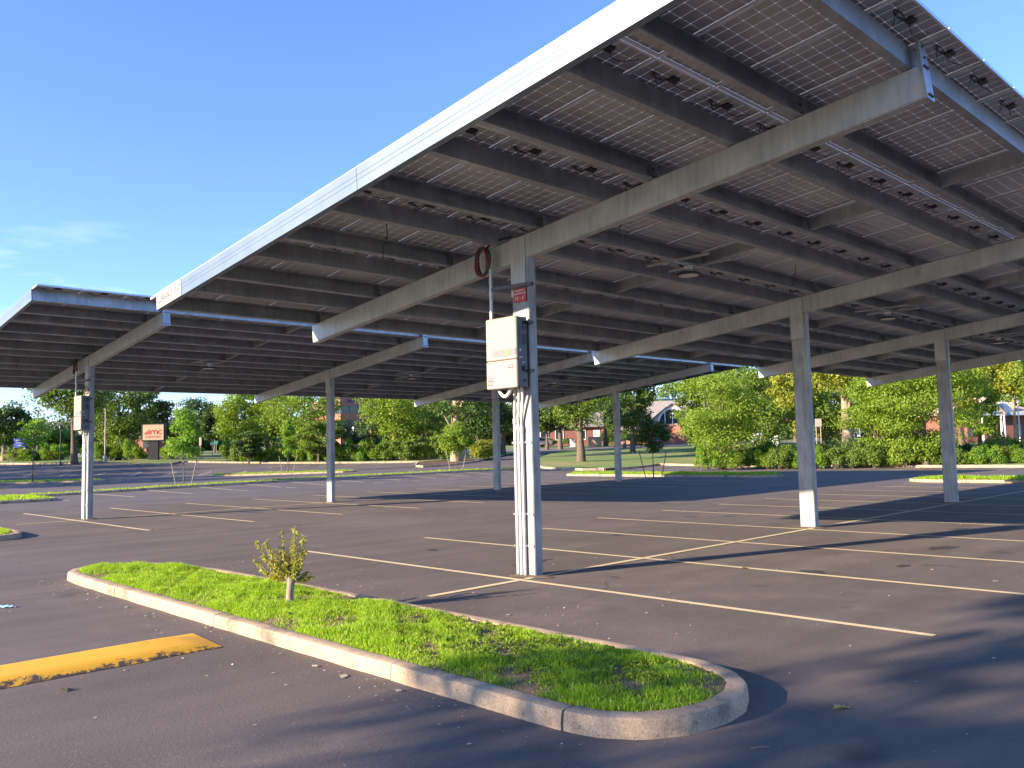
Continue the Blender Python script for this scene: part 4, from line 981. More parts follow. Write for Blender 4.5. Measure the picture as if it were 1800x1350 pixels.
tree(560, 88, 5.6, 4.8, -.1, 'leaf_mid', .22, 32, 200, .12, 'tiers', 'layered green tree left of the second far column', seed=24)
tree(430, 100, 12.5, 7.8, .8, 'leaf_bright', .27, 54, 220, .25, label='tall light green tree above the dark hornbeam', seed=25)
tree(470, 108, 13, 8.0, 1.2, 'leaf_mid', .3, 40, 200, .25, label='tall green tree between the hornbeam and the spreading tree', seed=251)
tree(437, 89, 4.6, 3.8, -.3, 'leaf_dark', .2, 34, 220, .1, 'tiers', 'dark layered hornbeam standing by the far kerb', seed=26)
# left
tree(345, 135, 11.5, 8.0, 4.2, 'leaf_blue', .36, 42, 190, .3, label='tall blue green tree far beyond the theatre sign', seed=27)
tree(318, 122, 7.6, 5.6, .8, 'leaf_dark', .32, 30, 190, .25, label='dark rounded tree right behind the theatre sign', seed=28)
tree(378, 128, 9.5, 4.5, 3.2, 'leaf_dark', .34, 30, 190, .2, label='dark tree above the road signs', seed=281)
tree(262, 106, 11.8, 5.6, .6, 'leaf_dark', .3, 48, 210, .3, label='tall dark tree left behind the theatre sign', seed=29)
tree(208, 100, 11.6, 8.4, .4, 'leaf_mid', .27, 60, 220, .3, label='large dense green tree behind the tan light pole', seed=30)
tree(131, 88, 13.0, 8.6, 5.2, 'leaf_mid', .27, 56, 220, .30, label='tall tree with bare flared trunk behind the far inverter', seed=31, lean=-.5)
tree(108, 104, 5.4, 5.4, .3, 'leaf_mid', .27, 34, 200, .2, label='rounded shrubby tree left of the bare flared trunk', seed=32)
tree(6, 100, 9.0, 6.2, 3.4, 'leaf_dark', .3, 40, 200, .26, label='dark tree at the edge of the lot beside the blue pylon sign', seed=34, bark='bark_pale')
for i, (p, d, zt, w) in enumerate(((35, 165, 8.6, 9), (62, 170, 8.2, 9), (88, 160, 7.0, 9), (150, 165, 8.5, 9), (-20, 150, 10, 10))):
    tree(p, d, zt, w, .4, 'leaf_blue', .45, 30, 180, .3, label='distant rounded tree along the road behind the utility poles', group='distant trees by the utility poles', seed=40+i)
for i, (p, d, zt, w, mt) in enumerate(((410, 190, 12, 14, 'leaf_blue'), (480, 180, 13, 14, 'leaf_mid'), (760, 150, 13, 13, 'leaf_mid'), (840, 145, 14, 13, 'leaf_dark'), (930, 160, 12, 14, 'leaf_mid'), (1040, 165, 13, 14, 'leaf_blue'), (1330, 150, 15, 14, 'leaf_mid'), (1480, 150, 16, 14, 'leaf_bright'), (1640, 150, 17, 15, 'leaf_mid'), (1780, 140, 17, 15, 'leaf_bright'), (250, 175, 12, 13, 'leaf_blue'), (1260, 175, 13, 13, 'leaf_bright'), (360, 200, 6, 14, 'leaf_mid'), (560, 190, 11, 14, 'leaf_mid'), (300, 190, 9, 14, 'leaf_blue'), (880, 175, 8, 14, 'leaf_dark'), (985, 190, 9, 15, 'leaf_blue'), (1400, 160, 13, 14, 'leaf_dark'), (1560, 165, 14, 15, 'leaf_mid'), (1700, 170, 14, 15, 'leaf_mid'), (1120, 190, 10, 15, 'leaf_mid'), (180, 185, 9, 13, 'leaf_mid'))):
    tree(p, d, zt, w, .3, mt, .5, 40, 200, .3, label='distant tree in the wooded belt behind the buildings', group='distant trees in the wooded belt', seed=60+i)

wr = np.random.default_rng(500); nW = 1700; wp = wr.uniform(-420, 2250, nW); wdp = wr.uniform(205, 240, nW); WC = np.zeros((nW, 3))
for i in range(nW):
    x, y = at(wp[i], wdp[i]); top = 7.5+2.5*math.sin(wp[i]*.013)+1.5*math.sin(wp[i]*.041+1); WC[i] = (x, y, H(x, y)+wr.uniform(-.05, 1)*top)
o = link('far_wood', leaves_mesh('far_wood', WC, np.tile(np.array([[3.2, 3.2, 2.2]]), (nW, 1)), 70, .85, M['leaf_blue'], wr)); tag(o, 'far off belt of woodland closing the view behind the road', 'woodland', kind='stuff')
# shrubs: four shapes, each shrub its own object
def shrub_meshes(mt, leaf, n, seed, style='round', h=1.0):
    out = []
    for s in range(n):
        rng = np.random.default_rng(seed+s)
        C, R = clumps_in(rng, 22, (0, 0, .55*h), .62, .55, .40*h, .30, style)
        out.append(leaves_mesh('foliage', C, R, 95, leaf, M[mt], rng, shell=.4))
    return out
SH = {'b': shrub_meshes('leaf_bright', .115, 3, 300), 'm': shrub_meshes('leaf_mid', .115, 3, 310), 'y': shrub_meshes('leaf_yellow', .11, 2, 320), 'd': shrub_meshes('leaf_dark', .115, 2, 330), 't': shrub_meshes('leaf_sapling', .10, 3, 340, 'cone', 1.15)}
mb = MB()
for q in range(5): a = q*1.3; mb.tube([(0.05*math.cos(a), .05*math.sin(a), -.1), (.18*math.cos(a), .18*math.sin(a), .35), (.35*math.cos(a), .35*math.sin(a), .75)], [.02, .014, .005], 5)
STEM = mb.mesh('stems', M['bark'])
sr = random.Random(5)
def shrub(px, depth, w, h, kind, label, group):
    x, y = at(px, depth); r = empty('shrub', (x, y, H(x, y)+.08), sr.uniform(0, 6)); tag(r, label, 'shrub', group)
    f = link('foliage', sr.choice(SH[kind]), r); f.scale = (w/1.75, w/1.75, h/1.1); s = link('stems', STEM, r); s.scale = (w/1.75, w/1.75, h/1.1)
    return r
for i in range(44):
    p = 400+i*9.6+sr.uniform(-5, 5); d = 91.6-.016*(p-405)+sr.uniform(-.3, 1.8)
    if p < 780: shrub(p, d, sr.uniform(1.8, 2.8), sr.uniform(1.2, 2.6), sr.choice('bbtmb'), 'leafy green shrub in the row along the far kerb', 'shrubs along the far kerb')
for p in (842, 858, 850): shrub(p, 84+sr.uniform(-1, 1), 2.4, 2.1, 'y', 'rounded olive shrub behind the mulch bed', 'olive shrubs behind the mulch bed')
for i in range(15):
    p = 158+i*7.4+sr.uniform(-3, 3); shrub(p if p < 250 else p+40, 98+sr.uniform(-1, 1.5), sr.uniform(1.6, 2.4), sr.uniform(1.1, 2.1), sr.choice('bbty'), 'bright shrub on the bank left of the theatre sign', 'shrubs on the bank left of the theatre sign')
for i in range(9):
    p = 22+i*11+sr.uniform(-3, 3); shrub(p, 97+sr.uniform(-1, 1.5), sr.uniform(1.8, 2.6), sr.uniform(1.0, 1.9), sr.choice('bmyt'), 'loose green shrub on the verge below the utility poles', 'shrubs below the utility poles')
for i in range(42):
    p = 1236+i*13.6+sr.uniform(-5, 5)
    d = 59.6-(p-1236)*.0108+sr.uniform(-.1, 1.2)
    shrub(p, d, sr.uniform(1.3, 2.0), sr.uniform(.9, 1.7) if p < 1500 else sr.uniform(.7, 1.3), sr.choice('bbmt') if p < 1690 else sr.choice('ybt'), 'green shrub in the hedge behind the right hand kerb', 'shrubs behind the right hand kerb')
for i in range(22):
    p = 1330+i*17; shrub(p, (60.5 if p < 1490 else 57.2)+sr.uniform(0, 1.5), 2.2, sr.uniform(1.4, 2.3), sr.choice('mbd'), 'taller shrub at the back of the right hand hedge', 'taller shrubs at the back of the right hand hedge')
for p, w, h in ((1588, 2.2, 1.9), (1606, 2.4, 2.3), (1624, 2.2, 2.0), (1642, 2.5, 2.4), (1662, 2.3, 1.9)): shrub(p, 55.4+sr.uniform(-.1, .5), w, h, 'b', 'bright green bush crowding the foot of the dense maple', 'bushes at the foot of the dense maple')
for p, d, w, h in ((1745, 57, 2.6, 1.7), (1765, 58, 2.4, 1.9), (1790, 57, 2.4, 1.5)):
    shrub(p, d, w, h, 'm', 'blue green shrub below the blue gabled house', 'shrubs below the blue gabled house')
for p, d, w, h, k_ in ((1068, 121, 2.6, 2.0, 'd'), (1118, 118, 3.0, 1.9, 'b'), (968, 124, 2.6, 1.2, 'm'), (1000, 124, 2.4, 1.2, 'm'), (1085, 120, 2.2, 1.7, 'd')):
    shrub(p, d, w, h, k_, 'clipped bush in front of the low brick house', 'clipped bushes in front of the low brick house')

# young staked trees
def young_tree(px, depth, ztop, width, zlow, mt, label, leaf=.15, ncl=22, npc=70, tr=.035, seed=0, style='round', stakes=True, stlabel='', z=None, rc=None):
    x, y = at(px, depth); z0 = (H(x, y)+.15) if z is None else z
    r = tree(px, depth, ztop, width, zlow, mt, leaf, ncl, npc, tr, style, label, 'young_tree', 'young tree', None, seed, limbs=8, rc=rc or width*.17)
    r.location.z = z0
    if stakes:
        for s in (-1, 1):
            st = MB(); st.tube([(0, 0, -.15), (s*.32*Rv.x, s*.32*Rv.y, 1.35)], [.028, .026], 7)
            o = st.obj('wooden_stake', M['stake'], None, (x+s*.42*Rv.x, y+s*.42*Rv.y, z0)); tag(o, stlabel, 'stake', stlabel+' pair')
    return r
young_tree(323, 48, 4.5, 2.5, 1.55, 'leaf_sapling', 'light green staked sapling in front of the theatre sign', style='cone', rc=.42, seed=1, ncl=36, npc=95, leaf=.15, stlabel='leaning wooden stake beside the sapling in front of the theatre sign')
young_tree(506, 69.8, 4.6, 1.2, 1.3, 'leaf_sapling', 'tall slim staked sapling on the narrow grass island', seed=2, ncl=30, npc=110, leaf=.15, stlabel='leaning wooden stake beside the tall slim sapling', rc=.3)
young_tree(802, 61, 3.75, 2.8, 1.2, 'leaf_bright', 'bushy staked sapling in front of the mulch bed', seed=3, ncl=44, npc=140, leaf=.16, stlabel='leaning wooden stake beside the bushy sapling')
young_tree(1147, 45.5, 3.5, 2.0, 1.25, 'leaf_dark', 'dark leaved staked sapling on the island by the far canopy', seed=4, ncl=40, npc=150, leaf=.11, tr=.03, stlabel='leaning wooden stake beside the dark sapling')
young_tree(58, 64, 5.4, 2.6, 2.2, 'leaf_sapling', 'tall wispy sapling on the shaded island', seed=5, ncl=26, npc=48, leaf=.2, tr=.05, stakes=False)
young_tree(14, 92, 3.2, 1.2, 1.2, 'leaf_yellow', 'tiny sparse sapling on the verge by the blue pylon sign', seed=6, ncl=8, npc=30, leaf=.14, stakes=True, stlabel='pale stake beside the tiny sparse sapling')

# stump with regrowth on the near island
sx_, sy_ = -3.66, .02; sz_ = float(zisl1(sx_, sy_))
r = empty('stump_tree', (sx_, sy_, sz_)); tag(r, 'stunted cut back tree with olive regrowth on the near grass island', 'tree')
mb = MB(); mb.tube([(0, 0, -.05), (.005, 0, .02), (0, .004, .1), (.012, 0, .2), (.02, -.005, .29), (.02, -.005, .315)], [.058, .046, .04, .041, .044, .03], 10); mb.obj('trunk', M['stake'], r)
rng = np.random.default_rng(77); rd = random.Random(77); pts_all = []; LV = []; LF = []
lat = Vector((Rv.x, Rv.y, 0))
tips = [(-.42, .44), (-.46, .22), (.02, .60), (.18, .52), (-.36, .1), (.22, .05), (-.12, .56), (-.30, .30), (-.34, .12), (-.27, .47), (-.10, .35), (.0, .50), (-.02, .30), (.08, .42), (.12, .25), (.16, .10), (-.20, .05), (-.12, .18), (.06, .15), (.1, .47), (-.2, .25), (.02, .38), (-.06, .22), (-.15, .40), (.14, .33), (.05, .28), (-.24, .36), (-.02, .44)]
mbb = MB()
for q, (u, hgt) in enumerate(tips):
    fw = rd.uniform(-.16, .16); a = Vector((.02, -.005, .28-.03*rd.random())); e = a+lat*u+Vector((Fv.x, Fv.y, 0))*fw+Vector((0, 0, hgt-.02))
    mid = a.lerp(e, .5)+lat*u*.15+Vector((0, 0, -.02)); path = [a, a.lerp(mid, .6), mid, mid.lerp(e, .55)+Vector((0, 0, .015)), e]
    br_ = MB(); br_.tube(path, [.008, .006, .005, .0035, .002], 5); br_.obj('twig', M['stake'], r)
    for s in range(95):
        t = rd.uniform(.22, 1.0); kq = min(3, int(t*4)); p = path[kq].lerp(path[kq+1], t*4-kq); pts_all.append(p)
n = len(pts_all); p = np.array([tuple(v) for v in pts_all]); d = rng.normal(size=(n, 3))*np.array([1, 1, .5])+np.array([0, 0, -.35]); d /= np.linalg.norm(d, axis=1, keepdims=True)
s_ = np.cross(d, rng.normal(size=(n, 3))); s_ /= np.linalg.norm(s_, axis=1, keepdims=True); nn = np.cross(d, s_); ln = rng.uniform(.028, .06, n)[:, None]; w = ln*.15
V = np.zeros((n, 4, 3)); V[:, 0] = p; V[:, 1] = p+d*ln*.45+s_*w+nn*.004; V[:, 2] = p+d*ln+np.array([0, 0, -.3])*ln*.5; V[:, 3] = p+d*ln*.45-s_*w+nn*.004
b4 = np.arange(n)[:, None]*4; F = np.concatenate([b4+np.array([0, 1, 2]), b4+np.array([0, 2, 3])], 1).reshape(-1, 3)
cw = link('crown', fast_mesh('crown', V.reshape(-1, 3), F, [M['leaf_regrowth']]), r)

ncw = 240; wq = np.concatenate([np.stack([RNG.normal(-3.4, .45, ncw), RNG.normal(-3.5, .9, ncw)], -1), np.stack([RNG.uniform(-4.2, -2.9, 160), RNG.uniform(-4.5, 5.5, 160)], -1)])
wq = np.array([p_ for p_ in wq if inside(p_, inset(ISL, .25))]); wz = zisl1(wq[:, 0], wq[:, 1])
wo_ = link('weeds', leaves_mesh('weeds', np.concatenate([wq, (wz+.03)[:, None]], 1), np.tile(np.array([[.05, .05, .03]]), (len(wq), 1))*RNG.uniform(.6, 1.4, (len(wq), 1)), 26, .028, M['leaf_bright'], RNG, shell=.1), isl1); wo_['kind'] = 'stuff'
# trees out of the picture that shade the foreground and the left hand lot
SD = Vector((-math.cos(SUN_DIR), -math.sin(SUN_DIR), 0))
def shade_tree(target, dist, ztop, width, zlow, label, seed, mt='leaf_mid', **kw):
    p = Vector((target[0], target[1], 0))+SD*dist
    return tree(0, 0, ztop, width, zlow, mt, .34, kw.get('ncl', 34), kw.get('npc', 110), .3, 'round', label, seed=seed, xy=(p.x, p.y), rc=kw.get('rc', 1.35))
def lightpos(al, q): c_, s_ = math.cos(SUN_DIR), math.sin(SUN_DIR); return (al*c_-q*s_, al*s_+q*c_)
def shade2(al, q, ztop, width, zlow, label, seed, ncl=30, npc=90, rc=1.3, mt='leaf_mid', leaf=.34):
    return tree(0, 0, ztop, width, zlow, mt, leaf, ncl, npc, .3, 'round', label, seed=seed, xy=lightpos(al, q), rc=rc)
shade2(-26.2, -8.7, 12.0, 10.6, 5.8, 'tree beside the lot whose dappled shadow falls past the grass island', 91, 84, 44, .72)
shade2(-34, -14.5, 14, 9, 7.5, 'taller tree beside the lot standing behind the photographer', 92, 36, 80, 1.1)
for i, (al, q, nm) in enumerate(((-24, 56, 'first'), (-27, 62.5, 'second'), (-25, 69, 'third'), (-27, 76, 'fourth'), (-26, 83, 'fifth'), (-28, 90, 'sixth'))):
    shade2(al, q, 10.5, 8.5, 1.6, '%s tree of the row beside the far left stalls' % nm, 95+i, 44, 110, 1.4)
# ------------------------------------------------------------------ buildings
def brick(name, c1, c2, mort, scale=1.0):
    mt = bpy.data.materials.new(name); mt.use_nodes = True; nt, N, K = nodes_of(mt); b = N['Principled BSDF']; b.inputs['Roughness'].default_value = .85
    t = N.new('ShaderNodeTexBrick'); t.inputs['Scale'].default_value = 4*scale; t.inputs['Color1'].default_value = (*c1, 1); t.inputs['Color2'].default_value = (*c2, 1); t.inputs['Mortar'].default_value = (*mort, 1)
    tcn = N.new('ShaderNodeTexCoord'); mpn = N.new('ShaderNodeMapping'); mpn.inputs['Rotation'].default_value = (R_(90), 0, 0)
    K(tcn.outputs['Object'], mpn.inputs[0]); K(mpn.outputs[0], t.inputs['Vector']); K(t.outputs[0], b.inputs['Base Color']); return mt
M['brick_red'] = brick('brick_red', (.36, .13, .085), (.30, .105, .07), (.33, .24, .2))
M['brick_dark'] = brick('brick_dark', (.22, .07, .06), (.18, .06, .05), (.24, .16, .14))
M['glass'] = mat('window_glass', (.025, .035, .045), (.02, .028, .035), 2, .12, 0, spec=.8)
M['glass_dark'] = mat('dark_glass', (.012, .014, .018), (.01, .012, .014), 2, .15)
M['shingle'] = mat('roof_shingle', (.27, .24, .23), (.20, .18, .175), 3, .9, bump=.5, bscale=12)
M['tan_shingle'] = mat('tan_roof', (.46, .36, .29), (.38, .30, .25), 3, .9, bump=.4, bscale=12)
M['stucco'] = mat('cream_stucco', (.62, .57, .47), (.56, .51, .42), 2, .8)
M['siding'] = mat('pale_blue_siding', (.40, .47, .56), (.36, .43, .52), 2, .7)
M['teal'] = mat('teal_sign', (.03, .16, .20), (.02, .10, .14), 3, .4)
M['green_sign'] = mat('green_sign', (.02, .22, .16), (.02, .18, .13), 3, .4)
M['blue_sign'] = mat('blue_sign', (.015, .05, .32), (.012, .04, .26), 3, .35)
M['blue_letter'] = mat('blue_letter', (.02, .03, .18), (.02, .025, .15), 3, .4)
M['tan_sign'] = mat('tan_sign_face', (.40, .31, .20), (.37, .285, .19), 2, .5)
M['black_metal'] = mat('black_metal', (.014, .014, .016), (.02, .02, .022), 4, .45, .2)
M['pole_tan'] = mat('tan_pole', (.36, .31, .25), (.31, .27, .22), 4, .6, .1)
M['wood_pole'] = mat('wood_pole', (.19, .14, .10), (.13, .10, .075), 5, .9)
M['tyre'] = mat('tyre', (.02, .02, .02), (.015, .015, .015), 8, .8)
M['car_paint'] = mat('pink_silver_paint', (.46, .36, .37), (.44, .345, .355), 2, .3, .5, coat=.6)
M['car_white'] = mat('white_body', (.72, .72, .72), (.66, .66, .66), 2, .4)
M['tail'] = mat('tail_lamp', (.45, .01, .015), (.4, .01, .01), 2, .25)
M['hubcap'] = mat('hub_metal', (.5, .5, .52), (.4, .4, .42), 6, .35, .8)
def front(px, depth, drz=0.0):
    x, y = at(px, depth); return (x, y, H(x, y)+.05), YAW-math.pi/2+drz
def wall_with(parent, name, mt, x0, x1, y0, y1, z0, z1): return MB().box(x0, x1, y0, y1, z0, z1).obj(name, mt, parent)
# brick office block: corner towards the camera
loc, rz = front(599, 150, R_(28)); ob = empty('office_building', loc, rz); tag(ob, 'dark red brick office block with blue lettering on its parapet', 'building')
gz = loc[2]; zz = lambda py: zat(599, py, 150)-gz
tp = zz(698); p1 = zz(712); w1 = zz(727); p2 = zz(738); w2 = zz(752); p3 = zz(757); 
wall_with(ob, 'wall', M['brick_red'], .15, 33, .15, 21, -1, p3)
wall_with(ob, 'parapet', M['brick_red'], 0, 33.2, 0, 21.2, p1, tp)
wall_with(ob, 'spandrel', M['brick_red'], .02, 33.1, .02, 21.1, p2, w1+.05)
wall_with(ob, 'coping', M['concrete'], -.1, 33.3, -.1, 21.3, tp, tp+.25)
wall_with(ob, 'core', M['brick_dark'], .6, 32.5, .6, 20.5, p3, p1)
for z0, z1 in ((w1+.05, p1), (p3, p2)):
    for q in range(11):
        f = MB().box(.25+q*3.0, .25+q*3.0+2.9, .25, .32, z0+.02, z1-.02).obj('window', M['glass'], ob)
        MB().box(.25+q*3.0+1.42, .25+q*3.0+1.5, .20, .25, z0, z1).obj('mullion', M['black_metal'], f)
    for q in range(7):
        MB().box(.25, .32, .35+q*3.0, .35+q*3.0+2.9, z0+.02, z1-.02).obj('window', M['glass'], ob)
wall_with(ob, 'window_shade', M['glass_dark'], .1, 15, .05, .2, p3+.1, p3+.75)
wall_with(ob, 'pier', M['brick_red'], 5.4, 7.0, -.7, .15, -1, p2+.4)
wall_with(ob, 'wing', M['brick_red'], 9.5, 14.0, -1.2, .14, 2.6, p1-.4)
wall_with(ob, 'entrance_opening', M['glass_dark'], 7.1, 14.0, -.3, .14, -1, 2.58)
o = link('lettering', text_mesh('UNIVERSITY', .95, M['blue_letter'], 'LEFT', .04), ob, (.8, -.06, (p1+tp)/2), (R_(90), 0, 0))
# arched window church-like building
loc, rz = front(1184, 120, R_(-14)); ch = empty('chapel', loc, rz); tag(ch, 'cream gabled building with large arched window above a red brick wall', 'building'); gz = loc[2]
zz = lambda py: zat(1184, py, 120)-gz
b1 = zz(746); ap = zz(709); hw = 3.6
wall_with(ch, 'brick_wall', M['brick_red'], -hw, hw, 0, 12, -1, b1)
MB().extr([(-hw-.3, b1), (hw+.3, b1), (0.2, ap), (-.2, ap)], 'y', .05, .6).obj('gable_wall', M['stucco'], ch)
pr = [(1.9*math.cos(a), b1+.12+2.05*math.sin(a)) for a in np.linspace(0, math.pi, 17)]
wd = MB().extr(pr, 'y', -.03, .08).obj('arched_window', M['glass'], ch)
for x in (-1.05, 0, 1.05): MB().box(x-.06, x+.06, -.10, -.03, b1+.12, b1+.12+2.0*math.sqrt(1-(x/1.95)**2)).obj('mullion', M['white'], wd)
pr2 = [(2.15*math.cos(a), b1+.10+2.3*math.sin(a)) for a in np.linspace(0, math.pi, 17)]+[(1.9*math.cos(a), b1+.10+2.05*math.sin(a)) for a in np.linspace(math.pi, 0, 17)]
MB().extr(pr2, 'y', -.08, .04).obj('window_surround', M['white'], wd)
for s in (-1, 1):
    mb = MB(); mb.add([(0, -.35, ap+.2), (s*(hw+.75), -.35, b1-.25), (s*(hw+.75), 12.3, b1-.25), (0, 12.3, ap+.2), (0, -.35, ap+.02), (s*(hw+.75), -.35, b1-.45), (s*(hw+.75), 12.3, b1-.45), (0, 12.3, ap+.02)], [(0, 1, 2, 3), (4, 5, 6, 7), (0, 1, 5, 4), (2, 3, 7, 6), (1, 2, 6, 5)]); mb.obj('roof_slope', M['shingle'], ch)
# long wing behind, big roof
wall_with(ch, 'wing_wall', M['brick_red'], -10, 8, 6.2, 16, -1, b1-.4)
mb = MB(); rt = zz(697); mb.add([(-11, 5.2, b1-.5), (9, 5.2, b1-.5), (5, 11, rt), (-4.2, 11, rt), (-11, 17, b1-.5), (9, 17, b1-.5)], [(0, 1, 2, 3), (3, 2, 5, 4), (1, 5, 2), (0, 3, 4), (0, 4, 5, 1)]); mb.obj('wing_roof', M['shingle'], ch)
loc, rz = front(1150, 165); bl = empty('blue_canopy', loc, rz); tag(bl, 'long blue metal fascia roof behind the arched window building', 'canopy')
z1 = zat(1150, 701, 165)-loc[2]; z0 = zat(1150, 708, 165)-loc[2]
MB().box(-9, 9, 0, 8, z0, z1).obj('fascia', M['blue_sign'], bl)
for x in (-8, 8): MB().box(x-.3, x+.3, 3, 3.6, -1, z0).obj('post', M['concrete'], bl)
# low brick house
loc, rz = front(1030, 129); lh = empty('brick_house', loc, rz); tag(lh, 'low brick house with white windows across the road', 'house')
MB().box(-8, 6.4, 0, 7, -1, 2.7).obj('wall', M['brick_dark'], lh)
mb = MB(); mb.add([(-8.7, -.7, 2.6), (7.1, -.7, 2.6), (5, 3.5, 5.0), (-6.5, 3.5, 5.0), (-8.7, 7.7, 2.6), (7.1, 7.7, 2.6)], [(0, 1, 2, 3), (3, 2, 5, 4), (1, 5, 2), (0, 3, 4), (0, 4, 5, 1)]); mb.obj('roof', M['shingle'], lh)
for x in (-6.3, -4.0, -.6, 4.6):
    w = MB().box(x-.55, x+.55, -.05, .02, .8, 2.1).obj('window', M['glass'], lh); f = MB(); f.box(x-.65, x+.65, -.08, -.04, 2.1, 2.22); f.box(x-.65, x+.65, -.08, -.04, .68, .8); f.box(x-.65, x-.55, -.08, -.04, .8, 2.1); f.box(x+.55, x+.65, -.08, -.04, .8, 2.1); f.obj('window_frame', M['white'], w)
MB().box(1.2, 2.2, -.06, .02, -.2, 2.1).obj('door', M['white'], lh)
x, y = at(1046, 116); tag(MB().box(-.9, .9, -.4, .4, 0, 1.3, bev=.06).obj('masonry_planter', M['tan_sign'], None, (x, y, H(x, y)+.08), (0, 0, YAW-math.pi/2)), 'tan masonry pier on the lawn in front of the low brick house', 'masonry pier')
x, y = at(1007, 116); tag(MB().box(-.35, .35, -.3, .3, 0, 1.1, bev=.04).obj('utility_cabinet', M['white'], None, (x, y, H(x, y)+.08), (0, 0, YAW-math.pi/2)), 'small white utility cabinet on the lawn behind the oak trunk', 'cabinet')
# blue gabled house
loc, rz = front(1748, 90, R_(10)); bh = empty('gabled_house', loc, rz); tag(bh, 'brick house with pale blue gable, tan roof and white porch columns', 'house'); gz = loc[2]
zz = lambda py: zat(1748, py, 90)-gz
ev = zz(727); bs = zz(755)
MB().box(-2.7, 6.2, .6, 8, -1, ev).obj('wall', M['brick_dark'], bh)
mb = MB(); rt = zz(703); mb.add([(-3.2, -.2, ev), (6.8, -.2, ev), (4.2, 4.3, rt), (-1.2, 4.3, rt), (-3.2, 8.6, ev), (6.8, 8.6, ev)], [(0, 1, 2, 3), (3, 2, 5, 4), (1, 5, 2), (0, 3, 4), (0, 4, 5, 1)]); mb.obj('roof', M['tan_shingle'], bh)
MB().box(-3.3, 6.9, -.35, -.18, ev-.22, ev+.12).obj('eave_board', M['siding'], bh)
ap = zz(697); MB().extr([(-2.7, ev+.12), (.7, ev+.12), (-.9, ap), (-1.1, ap)], 'y', -.5, 3.5).obj('gable', M['siding'], bh)
pr = [(-1.0+.62*math.cos(a), ev+.45+.62*math.sin(a)) for a in np.linspace(0, math.pi, 13)]; MB().extr(pr, 'y', -.56, -.48).obj('arched_window', M['glass'], bh)
for s, xx in ((-1, -3.0), (1, 1.0)):
    mb = MB(); mb.add([(-1.0, -.7, ap+.15), (xx, -.7, ev+.05), (xx, 3.5, ev+.05), (-1.0, 3.5, ap+.15), (-1.0, -.7, ap), (xx, -.7, ev-.1), (xx, 3.5, ev-.1), (-1.0, 3.5, ap)], [(0, 1, 2, 3), (4, 5, 6, 7), (0, 1, 5, 4), (1, 2, 6, 5), (2, 3, 7, 6)]); mb.obj('gable_roof', M['tan_shingle'], bh)
MB().box(1.5, 2.6, .2, 1.4, ev+.1, zz(707)).obj('dormer', M['white'], bh)
for x in (-1.5, .75, 1.1): MB().tube([(x, -.25, -.3), (x, -.25, ev-.2)], .11, 10).obj('porch_column', M['white'], bh)
MB().box(-.35, .55, .52, .6, -.2, 2.0).obj('door', M['glass_dark'], bh)
for x in (-2.2, 3.4, 5.0): MB().box(x-.4, x+.4, .54, .6, .7, 1.9).obj('window', M['glass'], bh)
# distant grey flat block on the left
loc, rz = front(104, 260); fb = empty('distant_block', loc, rz); tag(fb, 'pale grey flat roofed block far beyond the utility poles', 'building')
zt = zat(104, 744, 260)-loc[2]; MB().box(-1.7, 1.7, 0, 4, -2, zt).obj('wall', M['shingle'], fb); MB().box(-1.9, 1.9, -.2, 4.2, zt, zt+.4).obj('roof', M['shingle'], fb)
# small brick house seen through the shrubs left of the theatre sign
loc, rz = front(242, 128); sh = empty('cottage', loc, rz); tag(sh, 'small orange brick cottage glimpsed left of the theatre sign', 'house')
MB().box(-2.2, 2.6, 0, 5, -1, 2.5).obj('wall', M['brick_red'], sh); MB().extr([(-2.6, 2.4), (3, 2.4), (.2, 3.9)], 'y', -.3, 5.3).obj('roof', M['shingle'], sh)
for x in (-.9, 1.2): MB().box(x-.4, x+.4, -.04, .02, .8, 1.9).obj('window', M['glass'], sh)

# ------------------------------------------------------------------ signs, poles
loc, rz = front(268.5, 95, R_(2)); th = empty('theatre_sign', loc, rz); tag(th, 'tan theatre pylon sign with red lettering on a black post', 'sign'); gz = loc[2]
zz = lambda py: zat(268, py, 95)-gz; S95 = 95/FPX
MB().box(-.52, .52, .1, .6, -.3, zz(775)).obj('post', M['black_metal'], th)
bx_ = MB().box(-1.28, 1.28, 0, .7, zz(775.5), zz(744.5), bev=.04).obj('cabinet', M['black_metal'], th)
MB().box(-1.12, 1.18, -.03, .02, zz(773.5), zz(746.5)).obj('sign_face', M['tan_sign'], bx_)
def strokes(name, paths, wid, parent, y, mt):
    mb = MB()
    for pth in paths:
        P = [Vector(p) for p in pth]
        for a, b_ in zip(P[:-1], P[1:]):
            t = (b_-a).normalized(); s = Vector((-t.y, t.x))*wid/2; a2 = a-t*wid*.3; b2 = b_+t*wid*.3
            mb.add([(q.x, y, q.y) for q in (a2-s, b2-s, b2+s, a2+s)], [(0, 1, 2, 3)]); y -= .0006
    return mb.obj(name, mt, parent)
z0 = zz(763); ar = lambda cx, cz, rx, rz_, a0, a1, n=7: [(cx+rx*math.cos(R_(a0+(a1-a0)*q/n)), cz+rz_*math.sin(R_(a0+(a1-a0)*q/n))) for q in range(n+1)]
strokes('logo_letter', [[(-.90, z0), (-.72, z0+.18), (-.45, z0+.42), (-.36, z0+.44), (-.36, z0)], [(-.90, z0), (-.40, z0+.02)], [(-.66, z0+.16), (-.40, z0+.16)]], .10, bx_, -.04, M['red'])
strokes('logo_letter', [[(-.18, z0), (-.18, z0+.27)]+ar(-.02, z0+.27, .16, .13, 180, 0)+[(.14, z0)], [(.14, z0+.27)]+ar(.30, z0+.27, .16, .13, 180, 0)+[(.46, z0)]], .10, bx_, -.04, M['red'])
strokes('logo_letter', [ar(.82, z0+.20, .22, .20, 50, 310, 10)], .10, bx_, -.04, M['red'])
